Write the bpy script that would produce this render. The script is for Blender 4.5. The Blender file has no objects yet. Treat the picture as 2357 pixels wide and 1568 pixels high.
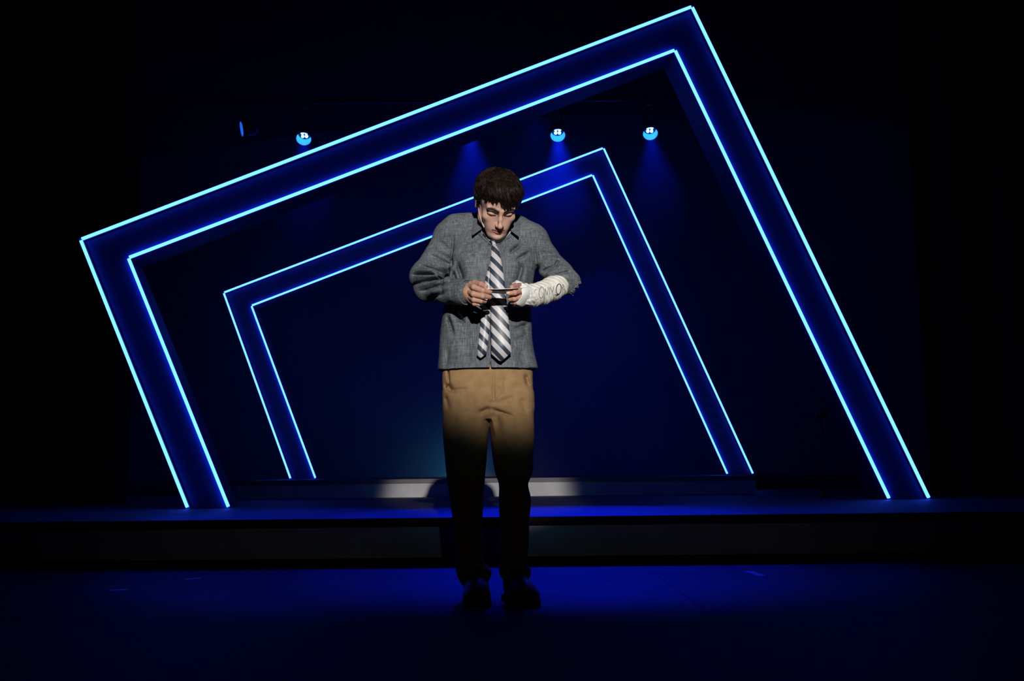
import bpy, math, random
import numpy as np
from mathutils import Vector, Matrix
from mathutils.bvhtree import BVHTree

# ------------------------------------------------------------------ camera, world, exposure, big lights
SC = bpy.context.scene
COL = SC.collection
F_PX, CAM_H = 2291.0, 0.49
PITCH, ROLL = math.radians(7.5), math.radians(-0.6)
CAM_R = (Matrix.Rotation(math.pi / 2 + PITCH, 3, 'X') @ Matrix.Rotation(ROLL, 3, 'Z'))
cam_data = bpy.data.cameras.new('camera')
cam = bpy.data.objects.new('camera', cam_data)
COL.objects.link(cam)
cam_data.sensor_width = 36.0
cam_data.lens = F_PX * 36.0 / 2357.0
cam_data.clip_end = 200
cam.matrix_world = Matrix.Translation((0, 0, CAM_H)) @ CAM_R.to_4x4()
SC.camera = cam

world = bpy.data.worlds.new('world')
SC.world = world
world.use_nodes = True
world.node_tree.nodes['Background'].inputs[0].default_value = (0.05, 0.12, 1.0, 1)
world.node_tree.nodes['Background'].inputs[1].default_value = 0.0006
SC.view_settings.view_transform = 'Standard'
SC.view_settings.look = 'None'
SC.view_settings.exposure = 0.0
SC.view_settings.gamma = 1.0
SC.view_settings.use_curve_mapping = False
SC.cycles.max_bounces = 4
SC.cycles.diffuse_bounces = 2
SC.cycles.glossy_bounces = 2
SC.cycles.volume_bounces = 1
SC.cycles.use_denoising = True
SC.cycles.use_adaptive_sampling = True
SC.cycles.adaptive_threshold = 0.03

# distances of the place, metres from the camera along +Y
Y_P = 3.93            # the standing figure
Y_STEP = 5.55         # front of the first platform
Z_STEP = 0.243        # its deck
Y_STEP2 = 10.1        # front of the second platform
Z_STEP2 = 0.425
Y_FRAME2 = 12.2
Y_BACK = 14.2


def aim(o, target):
    d = Vector(target) - o.location
    o.rotation_euler = d.to_track_quat('-Z', 'Y').to_euler()


def spot(name, loc, target, power, color, angle, blend, size):
    l = bpy.data.lights.new(name, 'SPOT')
    l.energy = power
    l.color = color
    l.spot_size = angle
    l.spot_blend = blend
    l.shadow_soft_size = size
    o = bpy.data.objects.new(name, l)
    COL.objects.link(o)
    o.location = loc
    aim(o, target)
    return o


FOLLOW = (0.93, Y_P - 14.0, 4.02)
spot('follow_spot', FOLLOW, (0.04, Y_P, 1.31), 9200, (1.0, 0.93, 0.86), 2 * math.atan(0.72 / 14.2), 0.50, 0.06)
# the lamp's lens throws a faint teal fringe round its beam, and a little stray light past it
spot('follow_spot_fringe', FOLLOW, (0.04, Y_P, 1.38), 260, (0.0, 0.45, 0.75), 2 * math.atan(0.95 / 14.2), 0.6, 0.06)
# added blue fill that brightens the backdrop; no fixture stands for it
spot('backdrop_fill', (0.3, 10.9, 4.5), (0.35, Y_BACK, 2.1), 110, (0.002, 0.02, 1.0), math.radians(85), 1.0, 0.1)
spot('follow_spot_stray', FOLLOW, (-0.02, Y_P, 1.20), 42, (0.85, 0.93, 1.0), 2 * math.atan(2.6 / 14.2), 1.0, 0.06)

# ------------------------------------------------------------------ helpers
CW = Vector((0, 0, CAM_H))


def ray(u, v):
    return CAM_R @ Vector(((u - 1178.5) / F_PX, (784.0 - v) / F_PX, -1.0))


def on_y(u, v, y):
    d = ray(u, v)
    return CW + d * (y / d.y)


def on_z(u, v, z):
    d = ray(u, v)
    return CW + d * ((z - CAM_H) / d.z)


def P(u, v, dy=0.0):
    return on_y(u, v, Y_P + dy)


PX = Y_P / F_PX          # metres per photograph pixel at the figure


def link(name, me, mat=None, parent=None):
    o = bpy.data.objects.new(name, me)
    COL.objects.link(o)
    if mat is not None:
        me.materials.append(mat)
    if parent is not None:
        o.parent = parent
        if parent.type == 'EMPTY':
            o.matrix_parent_inverse = Matrix.Translation(-parent.location)
    return o


def root(name, loc, label, cat, group=None):
    o = bpy.data.objects.new(name, None)
    COL.objects.link(o)
    o.location = loc
    o.empty_display_size = 0.1
    return tag(o, label, cat, group)


def tag(o, label, cat=None, group=None):
    o['label'] = label
    if cat:
        o['category'] = cat
    if group:
        o['group'] = group
    return o


def struct(o):
    o['kind'] = 'structure'
    return o


class MB:
    """collects polygons for one mesh"""

    def __init__(s):
        s.v, s.f = [], []

    def add(s, vs, fs):
        n = len(s.v)
        s.v += [tuple(v) for v in vs]
        s.f += [[i + n for i in f] for f in fs]
        return s

    def box(s, lo, hi):
        x0, y0, z0 = lo
        x1, y1, z1 = hi
        vs = [(x0, y0, z0), (x1, y0, z0), (x1, y1, z0), (x0, y1, z0), (x0, y0, z1), (x1, y0, z1), (x1, y1, z1), (x0, y1, z1)]
        return s.add(vs, [[0, 3, 2, 1], [4, 5, 6, 7], [0, 1, 5, 4], [1, 2, 6, 5], [2, 3, 7, 6], [3, 0, 4, 7]])

    def prism(s, pts, vec):
        """a closed polygon pts swept by vec"""
        n = len(pts)
        vec = Vector(vec)
        vs = [Vector(p) for p in pts] + [Vector(p) + vec for p in pts]
        fs = [list(range(n))[::-1], list(range(n, 2 * n))]
        fs += [[i, (i + 1) % n, n + (i + 1) % n, n + i] for i in range(n)]
        return s.add(vs, fs)

    def tube(s, pts, rad, n=8, flat=None, cap=True):
        pts = [Vector(p) for p in pts]
        m = len(pts)
        if not hasattr(rad, '__len__'):
            rad = [rad] * m
        t0 = (pts[1] - pts[0]).normalized()
        up = Vector((0, 0, 1)) if abs(t0.z) < 0.9 else Vector((1, 0, 0))
        vs = []
        for i in range(m):
            t = (pts[min(i + 1, m - 1)] - pts[max(i - 1, 0)]).normalized()
            a = t.cross(up).normalized()
            b = a.cross(t).normalized()
            for k in range(n):
                an = 2 * math.pi * k / n
                vs.append(pts[i] + rad[i] * (math.cos(an) * a + math.sin(an) * b * (flat or 1.0)))
        fs = []
        for i in range(m - 1):
            for k in range(n):
                fs.append([i * n + k, i * n + (k + 1) % n, (i + 1) * n + (k + 1) % n, (i + 1) * n + k])
        if cap:
            fs.append(list(range(n))[::-1])
            fs.append([(m - 1) * n + k for k in range(n)])
        return s.add(vs, fs)

    def lathe(s, prof, origin, axis, n=24, close=False):
        """prof: (radius, height along axis) pairs"""
        q = Vector((0, 0, 1)).rotation_difference(Vector(axis)).to_matrix()
        o = Vector(origin)
        vs, fs = [], []
        for r, h in prof:
            for k in range(n):
                an = 2 * math.pi * k / n
                vs.append(o + q @ Vector((r * math.cos(an), r * math.sin(an), h)))
        for i in range(len(prof) - 1):
            for k in range(n):
                fs.append([i * n + k, i * n + (k + 1) % n, (i + 1) * n + (k + 1) % n, (i + 1) * n + k])
        if close:
            fs.append(list(range(n))[::-1])
            fs.append([(len(prof) - 1) * n + k for k in range(n)])
        return s.add(vs, fs)

    def mesh(s, name, smooth=False):
        me = bpy.data.meshes.new(name)
        me.from_pydata(s.v, [], s.f)
        me.validate()
        if smooth:
            me.polygons.foreach_set('use_smooth', [True] * len(me.polygons))
        me.update()
        return me

    def build(s, name, mat, parent=None, smooth=False, bevel=0.0):
        o = link(name, s.mesh(name, smooth), mat, parent)
        if bevel:
            m = o.modifiers.new('bevel', 'BEVEL')
            m.width = bevel
            m.segments = 2
            m.limit_method = 'ANGLE'
        return o


# ------------------------------------------------------------------ materials
def new_mat(name, color, rough=0.6, spec=0.3, metal=0.0):
    m = bpy.data.materials.new(name)
    m.use_nodes = True
    b = m.node_tree.nodes['Principled BSDF']
    b.inputs['Base Color'].default_value = (*color, 1)
    b.inputs['Roughness'].default_value = rough
    b.inputs['Metallic'].default_value = metal
    b.inputs['Specular IOR Level'].default_value = spec
    return m


def noise_mat(name, c0, c1, scale, rough=0.6, spec=0.3, bump=0.0, stretch=(1, 1, 1), detail=4.0, lo=0.35, hi=0.65, rough_var=0.0, sheen=0.0):
    m = new_mat(name, c0, rough, spec)
    nt = m.node_tree
    N, L = nt.nodes, nt.links
    b = N['Principled BSDF']
    tc = N.new('ShaderNodeTexCoord')
    mp = N.new('ShaderNodeMapping')
    mp.inputs['Scale'].default_value = stretch
    L.new(tc.outputs['Object'], mp.inputs['Vector'])
    nz = N.new('ShaderNodeTexNoise')
    nz.inputs['Scale'].default_value = scale
    nz.inputs['Detail'].default_value = detail
    L.new(mp.outputs['Vector'], nz.inputs['Vector'])
    cr = N.new('ShaderNodeValToRGB')
    cr.color_ramp.elements[0].position = lo
    cr.color_ramp.elements[1].position = hi
    cr.color_ramp.elements[0].color = (*c0, 1)
    cr.color_ramp.elements[1].color = (*c1, 1)
    L.new(nz.outputs['Fac'], cr.inputs['Fac'])
    L.new(cr.outputs['Color'], b.inputs['Base Color'])
    if bump:
        bp = N.new('ShaderNodeBump')
        bp.inputs['Strength'].default_value = 1.0
        bp.inputs['Distance'].default_value = bump
        L.new(nz.outputs['Fac'], bp.inputs['Height'])
        L.new(bp.outputs['Normal'], b.inputs['Normal'])
    if rough_var:
        mr = N.new('ShaderNodeMapRange')
        mr.inputs['To Min'].default_value = rough - rough_var
        mr.inputs['To Max'].default_value = rough + rough_var
        L.new(nz.outputs['Fac'], mr.inputs['Value'])
        L.new(mr.outputs['Result'], b.inputs['Roughness'])
    if sheen:
        b.inputs['Sheen Weight'].default_value = sheen
    return m


def glow_mat(name, color, strength):
    m = bpy.data.materials.new(name)
    m.use_nodes = True
    nt = m.node_tree
    b = nt.nodes['Principled BSDF']
    b.inputs['Base Color'].default_value = (0.5, 0.5, 0.5, 1)
    b.inputs['Emission Color'].default_value = (*color, 1)
    b.inputs['Emission Strength'].default_value = strength
    return m


def weave_mat(name, dark, light, fx=260.0, fz=300.0, seed=0.0):
    """two crossed sets of uneven threads"""
    m = new_mat(name, light, 0.85, 0.15)
    nt = m.node_tree
    N, L = nt.nodes, nt.links
    b = N['Principled BSDF']
    tc = N.new('ShaderNodeTexCoord')
    outs = []
    for sc in ((fx, fx, 22.0), (20.0, 20.0, fz), (9.0, 9.0, 9.0)):
        mp = N.new('ShaderNodeMapping')
        mp.inputs['Scale'].default_value = sc
        mp.inputs['Location'].default_value = (seed, seed, seed)
        L.new(tc.outputs['Object'], mp.inputs['Vector'])
        nz = N.new('ShaderNodeTexNoise')
        nz.inputs['Scale'].default_value = 1.0
        nz.inputs['Detail'].default_value = 3.0
        L.new(mp.outputs['Vector'], nz.inputs['Vector'])
        outs.append(nz.outputs['Fac'])
    a = N.new('ShaderNodeMath')
    a.operation = 'MULTIPLY_ADD'
    a.inputs[1].default_value = 0.62
    L.new(outs[0], a.inputs[0])
    c = N.new('ShaderNodeMath')
    c.operation = 'MULTIPLY'
    c.inputs[1].default_value = 0.38
    L.new(outs[1], c.inputs[0])
    L.new(c.outputs[0], a.inputs[2])
    d = N.new('ShaderNodeMath')
    d.operation = 'MULTIPLY_ADD'
    d.inputs[1].default_value = 0.22
    L.new(outs[2], d.inputs[0])
    L.new(a.outputs[0], d.inputs[2])
    cr = N.new('ShaderNodeValToRGB')
    cr.color_ramp.elements[0].position = 0.46
    cr.color_ramp.elements[1].position = 0.76
    cr.color_ramp.elements[0].color = (*dark, 1)
    cr.color_ramp.elements[1].color = (*light, 1)
    L.new(d.outputs[0], cr.inputs['Fac'])
    L.new(cr.outputs['Color'], b.inputs['Base Color'])
    bp = N.new('ShaderNodeBump')
    bp.inputs['Strength'].default_value = 0.5
    bp.inputs['Distance'].default_value = 0.0008
    L.new(a.outputs[0], bp.inputs['Height'])
    L.new(bp.outputs['Normal'], b.inputs['Normal'])
    return m


def attr_mat(name, rough=0.5, spec=0.3, bump=0.0, bscale=300.0, sss=0.0):
    """colour from the mesh's own colour attribute (skin tones, lips, brows)"""
    m = new_mat(name, (0.5, 0.5, 0.5), rough, spec)
    nt = m.node_tree
    N, L = nt.nodes, nt.links
    b = N['Principled BSDF']
    at = N.new('ShaderNodeAttribute')
    at.attribute_name = 'tone'
    L.new(at.outputs['Color'], b.inputs['Base Color'])
    if sss:
        b.inputs['Subsurface Weight'].default_value = sss
        b.inputs['Subsurface Radius'].default_value = (0.008, 0.003, 0.0015)
        b.inputs['Subsurface Scale'].default_value = 0.6
    if bump:
        tc = N.new('ShaderNodeTexCoord')
        nz = N.new('ShaderNodeTexNoise')
        nz.inputs['Scale'].default_value = bscale
        L.new(tc.outputs['Object'], nz.inputs['Vector'])
        bp = N.new('ShaderNodeBump')
        bp.inputs['Distance'].default_value = bump
        L.new(nz.outputs['Fac'], bp.inputs['Height'])
        L.new(bp.outputs['Normal'], b.inputs['Normal'])
    return m


M = {}
M['floor'] = noise_mat('painted_stage_floor', (0.005, 0.0055, 0.008), (0.016, 0.0165, 0.021), 3.0, 0.72, 0.07, 0.0012, (1.0, 4.0, 1), 9.0, rough_var=0.1)
M['deck'] = noise_mat('painted_deck', (0.028, 0.029, 0.038), (0.044, 0.045, 0.054), 3.0, 0.65, 0.15, 0.0008, (1.0, 3.0, 1), 7.0, rough_var=0.1)
M['fascia'] = noise_mat('grey_fascia', (0.13, 0.13, 0.15), (0.17, 0.17, 0.19), 6.0, 0.65, 0.2, 0.0003)
M['fascia_light'] = noise_mat('pale_fascia', (0.42, 0.42, 0.43), (0.50, 0.50, 0.51), 6.0, 0.6, 0.2, 0.0003)
M['fascia_white'] = noise_mat('off_white_fascia', (0.66, 0.66, 0.68), (0.74, 0.74, 0.76), 6.0, 0.6, 0.2, 0.0003)
M['black_trim'] = new_mat('black_trim', (0.014, 0.015, 0.018), 0.7, 0.15)
M['backdrop'] = noise_mat('dark_backdrop', (0.10, 0.105, 0.12), (0.125, 0.13, 0.145), 1.2, 0.9, 0.05)
M['drape'] = noise_mat('black_drape', (0.010, 0.010, 0.012), (0.016, 0.016, 0.019), 40.0, 0.95, 0.05)
M['panel'] = noise_mat('dark_frame_panel', (0.026, 0.034, 0.105), (0.032, 0.042, 0.120), 14.0, 0.55, 0.3, 0.0002)
M['led'] = glow_mat('blue_led_strip', (0.28, 1.10, 15.0), 1.0)
M['steel'] = new_mat('black_steel', (0.03, 0.03, 0.035), 0.45, 0.4, 0.6)
M['shirt'] = weave_mat('grey_blue_chambray', (0.048, 0.062, 0.078), (0.172, 0.190, 0.206))
M['collar'] = weave_mat('grey_blue_chambray_collar', (0.048, 0.062, 0.078), (0.172, 0.190, 0.206), seed=3.3)
M['trousers'] = noise_mat('khaki_twill', (0.255, 0.160, 0.077), (0.305, 0.195, 0.097), 30.0, 0.9, 0.1, 0.0004, (1, 1, 1), 5.0)
M['skin'] = attr_mat('skin', 0.5, 0.3, 0.0003, 350.0, 0.25)
M['hair'] = noise_mat('dark_brown_hair', (0.006, 0.0034, 0.0028), (0.019, 0.0105, 0.008), 90.0, 0.5, 0.16, 0.0, (1, 1, 1), 2.0)
M['gauze'] = noise_mat('white_plaster_bandage', (0.66, 0.66, 0.60), (0.76, 0.76, 0.71), 60.0, 0.85, 0.15, 0.0012, (1, 1, 1), 5.0)
M['padding'] = noise_mat('white_cotton_padding', (0.80, 0.80, 0.80), (0.86, 0.86, 0.86), 40.0, 0.9, 0.1, 0.0006)
M['ink'] = new_mat('black_marker_ink', (0.02, 0.02, 0.022), 0.6, 0.2)
M['paper'] = noise_mat('white_paper', (0.80, 0.80, 0.80), (0.84, 0.84, 0.84), 30.0, 0.75, 0.2)
M['shoe'] = noise_mat('black_shoe_leather', (0.012, 0.012, 0.014), (0.02, 0.02, 0.022), 40.0, 0.5, 0.3, 0.0004)
M['sole'] = new_mat('black_rubber', (0.01, 0.01, 0.011), 0.75, 0.2)
M['mic'] = new_mat('beige_plastic', (0.72, 0.50, 0.42), 0.5, 0.3)
M['button'] = new_mat('grey_button', (0.16, 0.17, 0.19), 0.35, 0.4)
M['tape'] = noise_mat('worn_white_tape', (0.20, 0.21, 0.24), (0.32, 0.33, 0.36), 60.0, 0.35, 0.4)

# ------------------------------------------------------------------ the stage floor and platforms
W = 9.0
b = MB()
b.box((-W, -1.5, -0.08), (W, Y_BACK + 0.3, -0.012))
floor = struct(b.build('floor', M['black_trim']))
floor['label'] = 'dark painted stage floor of large sheets washed in blue light'
seams = [4.86 * 0.97 + 1.22 * k for k in range(-6, 9)]
pb = MB().box((0.0015, 0.0015, -0.012), (2.4385, 1.2185, 0.0)).mesh('floor_panel')
pb.materials.append(M['floor'])
rng = random.Random(4)
for r in range(-5, 1):
    y0 = 4.72 + 1.22 * r
    off = (r % 2) * 1.22
    for c in range(-3, 3):
        o = bpy.data.objects.new('floor_panel', pb)
        COL.objects.link(o)
        o.parent = floor
        o.location = (c * 2.44 + off - 0.55, y0, rng.uniform(-0.0012, 0))

plat = root('stage_platform', (0, Y_STEP, 0), 'low wide stage platform with grey fascia and black deck edge behind the standing person', 'platform')
MB().box((-W, Y_STEP, Z_STEP - 0.046), (W, Y_BACK - 0.002, Z_STEP)).build('deck', M['deck'], plat)
MB().box((-W, Y_STEP - 0.012, Z_STEP - 0.046), (W, Y_STEP - 0.0005, Z_STEP - 0.001)).build('deck_edge', M['black_trim'], plat)
MB().box((-W, Y_STEP + 0.004, 0.028), (W, Y_STEP + 0.05, Z_STEP - 0.047)).build('fascia', M['fascia_white'], plat)
MB().box((-W, Y_STEP + 0.016, 0.0), (W, Y_STEP + 0.06, 0.0275)).build('kickboard', M['black_trim'], plat)
for u, v in ((1227, 1198), (1303, 1194)):
    p = on_y(u, v, Y_STEP - 0.012)
    MB().lathe([(0.0, -0.0), (0.004, 0.0), (0.0035, 0.002), (0, 0.0025)], p, (0, -1, 0), 10).build('screw', M['steel'], plat, True)

X2L, X2R = on_y(528, 1120, Y_STEP2).x, on_y(1742, 1110, Y_STEP2).x
plat2 = root('rear_platform', ((X2L + X2R) / 2, Y_STEP2, Z_STEP), 'narrower rear platform with pale fascia under the smaller light frame', 'platform')
MB().box((X2L, Y_STEP2, Z_STEP2 - 0.042), (X2R, Y_BACK - 0.1, Z_STEP2)).build('deck', M['deck'], plat2)
MB().box((X2L, Y_STEP2 - 0.01, Z_STEP2 - 0.042), (X2R, Y_STEP2 - 0.0005, Z_STEP2 - 0.001)).build('deck_edge', M['fascia'], plat2)
MB().box((X2L + 0.01, Y_STEP2 + 0.004, Z_STEP), (X2R - 0.01, Y_STEP2 + 0.05, Z_STEP2 - 0.0425)).build('fascia', M['fascia_light'], plat2)

wall = struct(MB().box((-W, Y_BACK, -0.05), (W, Y_BACK + 0.15, 8.0)).build('wall_back', M['backdrop']))
wall['label'] = 'dark backdrop wall behind the light frames'

ceil = struct(MB().box((-W, 6.0, 7.6), (W, Y_BACK, 7.75)).build('ceiling', M['drape']))
ceil['label'] = 'black ceiling above the stage'

# a shallow curved soffit high on the back wall
arc = [on_y(u, v, Y_BACK - 0.9) for u, v in ((-300, 470), (0, 385), (300, 322), (560, 275), (800, 245), (1060, 226), (1400, 214), (1800, 214), (2200, 230), (2600, 262))]
b = MB()
vs = []
for p in arc:
    vs += [p, p + Vector((0, 0.88, 0)), p + Vector((0, 0.88, 0.24)), p + Vector((0, 0, 0.24))]
fs = []
for i in range(len(arc) - 1):
    for k in range(4):
        fs.append([i * 4 + k, i * 4 + (k + 1) % 4, i * 4 + 4 + (k + 1) % 4, i * 4 + 4 + k])
fs += [[0, 1, 2, 3], [len(vs) - 1, len(vs) - 2, len(vs) - 3, len(vs) - 4]]
so = struct(b.add(vs, fs).build('trim_1', M['drape']))
so['label'] = 'dark curved soffit high above the rear platform'


def drape(name, x0, x1, y, z1, label, folds, seed):
    r = random.Random(seed)
    n = folds * 8
    front, back = [], []
    ph = r.uniform(0, 6)
    for i in range(n + 1):
        t = i / n
        x = x0 + (x1 - x0) * t
        d = 0.07 * math.sin(t * folds * 2 * math.pi + ph + 0.6 * math.sin(t * 17)) + 0.03 * math.sin(t * folds * 4.3)
        front.append((x, y + d))
        back.append((x, y + d + 0.012))
    loop = front + back[::-1]
    m = MB().prism([(a, c, Z_STEP) for a, c in loop], (0, 0, z1 - Z_STEP))
    o = m.build(name, M['drape'])
    return tag(o, label, 'curtain', 'black side curtains')


drape('curtain', -W + 0.2, on_y(300, 800, 8.9).x, 8.9, 7.0, 'black stage curtain hanging at the left edge, behind the big light frame', 12, 1)
drape('curtain', on_y(2120, 800, 8.9).x, W - 0.2, 8.9, 7.0, 'black stage curtain hanging at the right edge, behind the big light frame', 10, 2)

# faint handrail right of the frames
hp = on_y(1888, 957, 8.35)
rail = root('handrail', (hp.x, 8.35, Z_STEP), 'dark metal handrail standing behind the right leg of the big light frame', 'handrail')
MB().tube([(hp.x, 8.35, Z_STEP), (hp.x, 8.35, hp.z)], 0.017, 12).build('post', M['steel'], rail, True)
MB().tube([(hp.x - 0.035, 8.35, hp.z + 0.006), (hp.x + 0.5, 8.42, hp.z + 0.014)], 0.02, 12).build('rail', M['steel'], rail, True)
MB().tube([(hp.x + 0.46, 8.415, Z_STEP), (hp.x + 0.46, 8.415, hp.z)], 0.017, 12).build('post', M['steel'], rail, True)

# tape marks on the floor
for i, (u0, v0, u1, v1, lab) in enumerate(((252, 1360, 292, 1357, 'small scuffed tape mark on the floor left of the person'),
                                          (425, 1334, 462, 1331, 'small scuffed tape mark on the floor, the one nearest the platform'),
                                          (1722, 1315, 1754, 1326, 'short pale tape mark on the floor right of the person'))):
    a, c = on_z(u0, v0, 0.0), on_z(u1, v1, 0.0)
    d = (c - a).normalized()
    n_ = Vector((-d.y, d.x, 0)) * 0.02
    o = MB().prism([a - n_, c - n_, c + n_, a + n_], (0, 0, 0.0006)).build('floor_tape', M['tape'])
    tag(o, lab, 'tape')


# ------------------------------------------------------------------ the light frames
def line_pt(a, c, t):
    return a + (c - a) * t


def light_frame(name, outer, inner, place, zbase, depth, led_w, label, lift):
    """outer / inner: corner points (bottom left, top left, top right, bottom right) of the LED lines in the frame's plane"""
    O = [place(*q) for q in outer]
    I = [place(*q) for q in inner]
    # bring the feet exactly on the deck
    for A in (O, I):
        for foot, top in ((0, 1), (3, 2)):
            f, t = A[foot], A[top]
            A[foot] = f + (t - f) * ((zbase - f.z) / (t.z - f.z))
    nrm = (O[3] - O[0]).cross(Vector((0, 0, 1))).normalized()      # towards the audience
    if nrm.y > 0:
        nrm = -nrm
    base = (O[0] + O[3]) / 2
    r = root(name, (base.x, base.y, zbase), label, 'light frame')
    bk = -nrm * depth

    def grow(A, sgn, w):
        """move the outline outwards (+) or inwards (-) by w in its plane"""
        c = (A[0] + A[1] + A[2] + A[3]) / 4
        lines = []
        for i in range(3):
            d = (A[i + 1] - A[i]).normalized()
            o_ = d.cross(nrm).normalized()
            if o_.dot((A[i] + A[i + 1]) / 2 - c) < 0:
                o_ = -o_
            lines.append((A[i] + o_ * w * sgn, d))

        def meet(l1, l2):
            (p, d), (q, e) = l1, l2
            w0 = p - q
            a_, b_, c_ = d.dot(d), d.dot(e), e.dot(e)
            d_, e_ = d.dot(w0), e.dot(w0)
            den = a_ * c_ - b_ * b_
            return p + d * ((b_ * e_ - c_ * d_) / den)
        tl, tr = meet(lines[0], lines[1]), meet(lines[1], lines[2])
        p0, d0 = lines[0]
        p2, d2 = lines[2]
        bl = p0 + d0 * ((zbase - p0.z) / d0.z)
        br = p2 + d2 * ((zbase - p2.z) / d2.z)
        return [bl, tl, tr, br]
    Oe, Ie = grow(O, 1, led_w * 0.6), grow(I, -1, led_w * 0.12)
    names = ('post', 'crossbeam', 'post')
    for i in range(3):
        q = [Oe[i], Oe[i + 1], Ie[i + 1], Ie[i]]
        MB().prism(q, bk).build(names[i], M['panel'], r)
    L1, L2 = grow(O, -1, led_w * 0.75), grow(O, -1, led_w * 1.0)
    lip = led_w * lift
    for i in range(3):
        MB().prism([L1[i] , L1[i + 1], L2[i + 1], L2[i]], nrm * lip).build('lip', M['black_trim'], r)
    for A, gap in ((O, 0.012), (I, 0.010)):
        for i in range(3):
            a, c = A[i], A[i + 1]
            d = (c - a).normalized()
            g0 = 0.014 if i == 0 else gap
            g1 = 0.014 if i == 2 else gap
            a2, c2 = a + d * g0, c - d * g1
            s_ = d.cross(nrm).normalized() * (led_w / 2)
            h = led_w * 1.15
            prof = [(-1, 0), (-1, 0.55), (-0.7, 0.9), (0, 1.0), (0.7, 0.9), (1, 0.55), (1, 0)]
            ring = [s_ * x + nrm * (h * z + 0.0005) for x, z in prof]
            n = len(ring)
            vs = [a2 + q for q in ring] + [c2 + q for q in ring]
            fs = [[k, (k + 1) % n, n + (k + 1) % n, n + k] for k in range(n)] + [list(range(n)), list(range(n, 2 * n))[::-1]]
            MB().add(vs, fs).build('led_strip', M['led'], r)
    return r


fA, fB = on_z(433, 1172, Z_STEP), on_z(2139, 1149, Z_STEP)
fN = (fB - fA).cross(Vector((0, 0, 1)))


def place1(u, v):
    d = ray(u, v)
    return CW + d * ((fA - CW).dot(fN) / d.dot(fN))


def place2(u, v):
    return on_y(u, v, Y_FRAME2)


light_frame('light_portal', [(433, 1171), (186, 552), (1592, 16), (2138, 1149)], [(527, 1169), (296, 594), (1553, 116), (2047, 1151)],
            place1, Z_STEP, 0.36, 0.0215, 'big tilted dark frame edged with glowing blue strips, the nearer of two', 0.32)
light_frame('light_portal', [(669, 1102), (515, 674), (1389, 341), (1733, 1091)], [(727, 1103), (579, 704), (1364, 403), (1673, 1089)],
            place2, Z_STEP2, 0.30, 0.0205, 'smaller-looking tilted light frame behind the person, on the rear platform', 0.32)


# ------------------------------------------------------------------ overhead stage lights
M['led_white'] = glow_mat('led_emitter', (0.95, 4.0, 26.0), 1.0)
M['reflector'] = new_mat('polished_reflector', (0.25, 0.80, 0.85), 0.4, 0.4)
Y_LAMP = 10.6
STAGE_LAMPS = (
    (699, 320, None, 'round blue stage light, leftmost glowing one above the big frame'),
    (1284, 312, None, 'round blue stage light above the top corner of the rear frame'),
    (1497, 308, None, 'round blue stage light, rightmost under the big frame'),
    (1082, 300, None, 'blue stage light hidden behind the big frame above the person'),
    (556, 297, 'side', 'dark stage light turned sideways, only a sliver of blue showing'),
)
truss_z = on_y(1200, 250, Y_LAMP).z + 0.12
for u, v, mode, lab in STAGE_LAMPS:
    c = on_y(u, v, Y_LAMP)
    ax = Vector((-0.03 * c.x, -1.0, -1.25)).normalized()
    if mode == 'side':
        ax = Vector((-0.90, -0.38, -0.22)).normalized()
    r = root('stage_light', c, lab, 'stage light', 'blue stage lights')
    R_, Dp = 0.084, 0.135
    MB().lathe([(R_ * 0.97, -0.0), (R_ * 1.04, 0.0), (R_ * 1.04, -Dp), (R_ * 0.6, -Dp - 0.05), (0.0, -Dp - 0.05)], c, ax, 28).build('housing', M['steel'], r, True)
    MB().lathe([(R_ * 0.97, 0.0), (R_ * 0.93, -Dp * 0.55), (R_ * 0.86, -Dp * 0.8)], c, ax, 28).build('reflector', M['reflector'], r, True)
    MB().lathe([(R_ * 0.86, -Dp * 0.8), (R_ * 0.84, -Dp * 0.78), (0.0, -Dp * 0.78)], c, ax, 28).build('lens_plate', M['black_trim'], r)
    side = ax.cross(Vector((0, 0, 1))).normalized()
    upv = side.cross(ax).normalized()
    if mode is None:
        for sx in (-1, 1):
            for sz in (-1, 1):
                p = c - ax * (Dp * 0.62) + side * sx * 0.021 + upv * sz * 0.021
                MB().lathe([(0.0, 0.018), (0.009, 0.0155), (0.0155, 0.009), (0.018, 0.0), (0.018, -0.006), (0, -0.006)], p, ax, 14).build('led_lens', M['led_white'], r, True)
    else:
        p = c - ax * (Dp * 0.5)
        MB().lathe([(0.0, 0.018), (0.0155, 0.009), (0.018, 0.0), (0.018, -0.006), (0, -0.006)], p, ax, 14).build('led_lens', M['led_white'], r, True)
    yo = [c - ax * 0.07 + side * 0.098 * s_ for s_ in (-1, 1)]
    top = Vector((c.x, c.y + 0.05, truss_z - 0.06))
    b = MB()
    b.tube([yo[0], yo[0] + (top - yo[0]) * 0.6 + side * -0.0, top - side * 0.05, top + side * 0.05, yo[1] + (top - yo[1]) * 0.6, yo[1]], 0.008, 8)
    b.build('yoke', M['steel'], r, True)
    MB().box((c.x - 0.025, c.y + 0.02, truss_z - 0.075), (c.x + 0.025, c.y + 0.08, truss_z - 0.026)).build('clamp', M['steel'], r)
    if mode is None:
        l = spot('stage_light_beam', c + ax * 0.02, (c.x * 0.55 + 0.15, c.y - 5.0, 0.0), ({1284: 1500, 1082: 950}.get(u, 480)), (0.002, 0.012, 1.0), math.radians(20), 0.5, 0.05)
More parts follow.
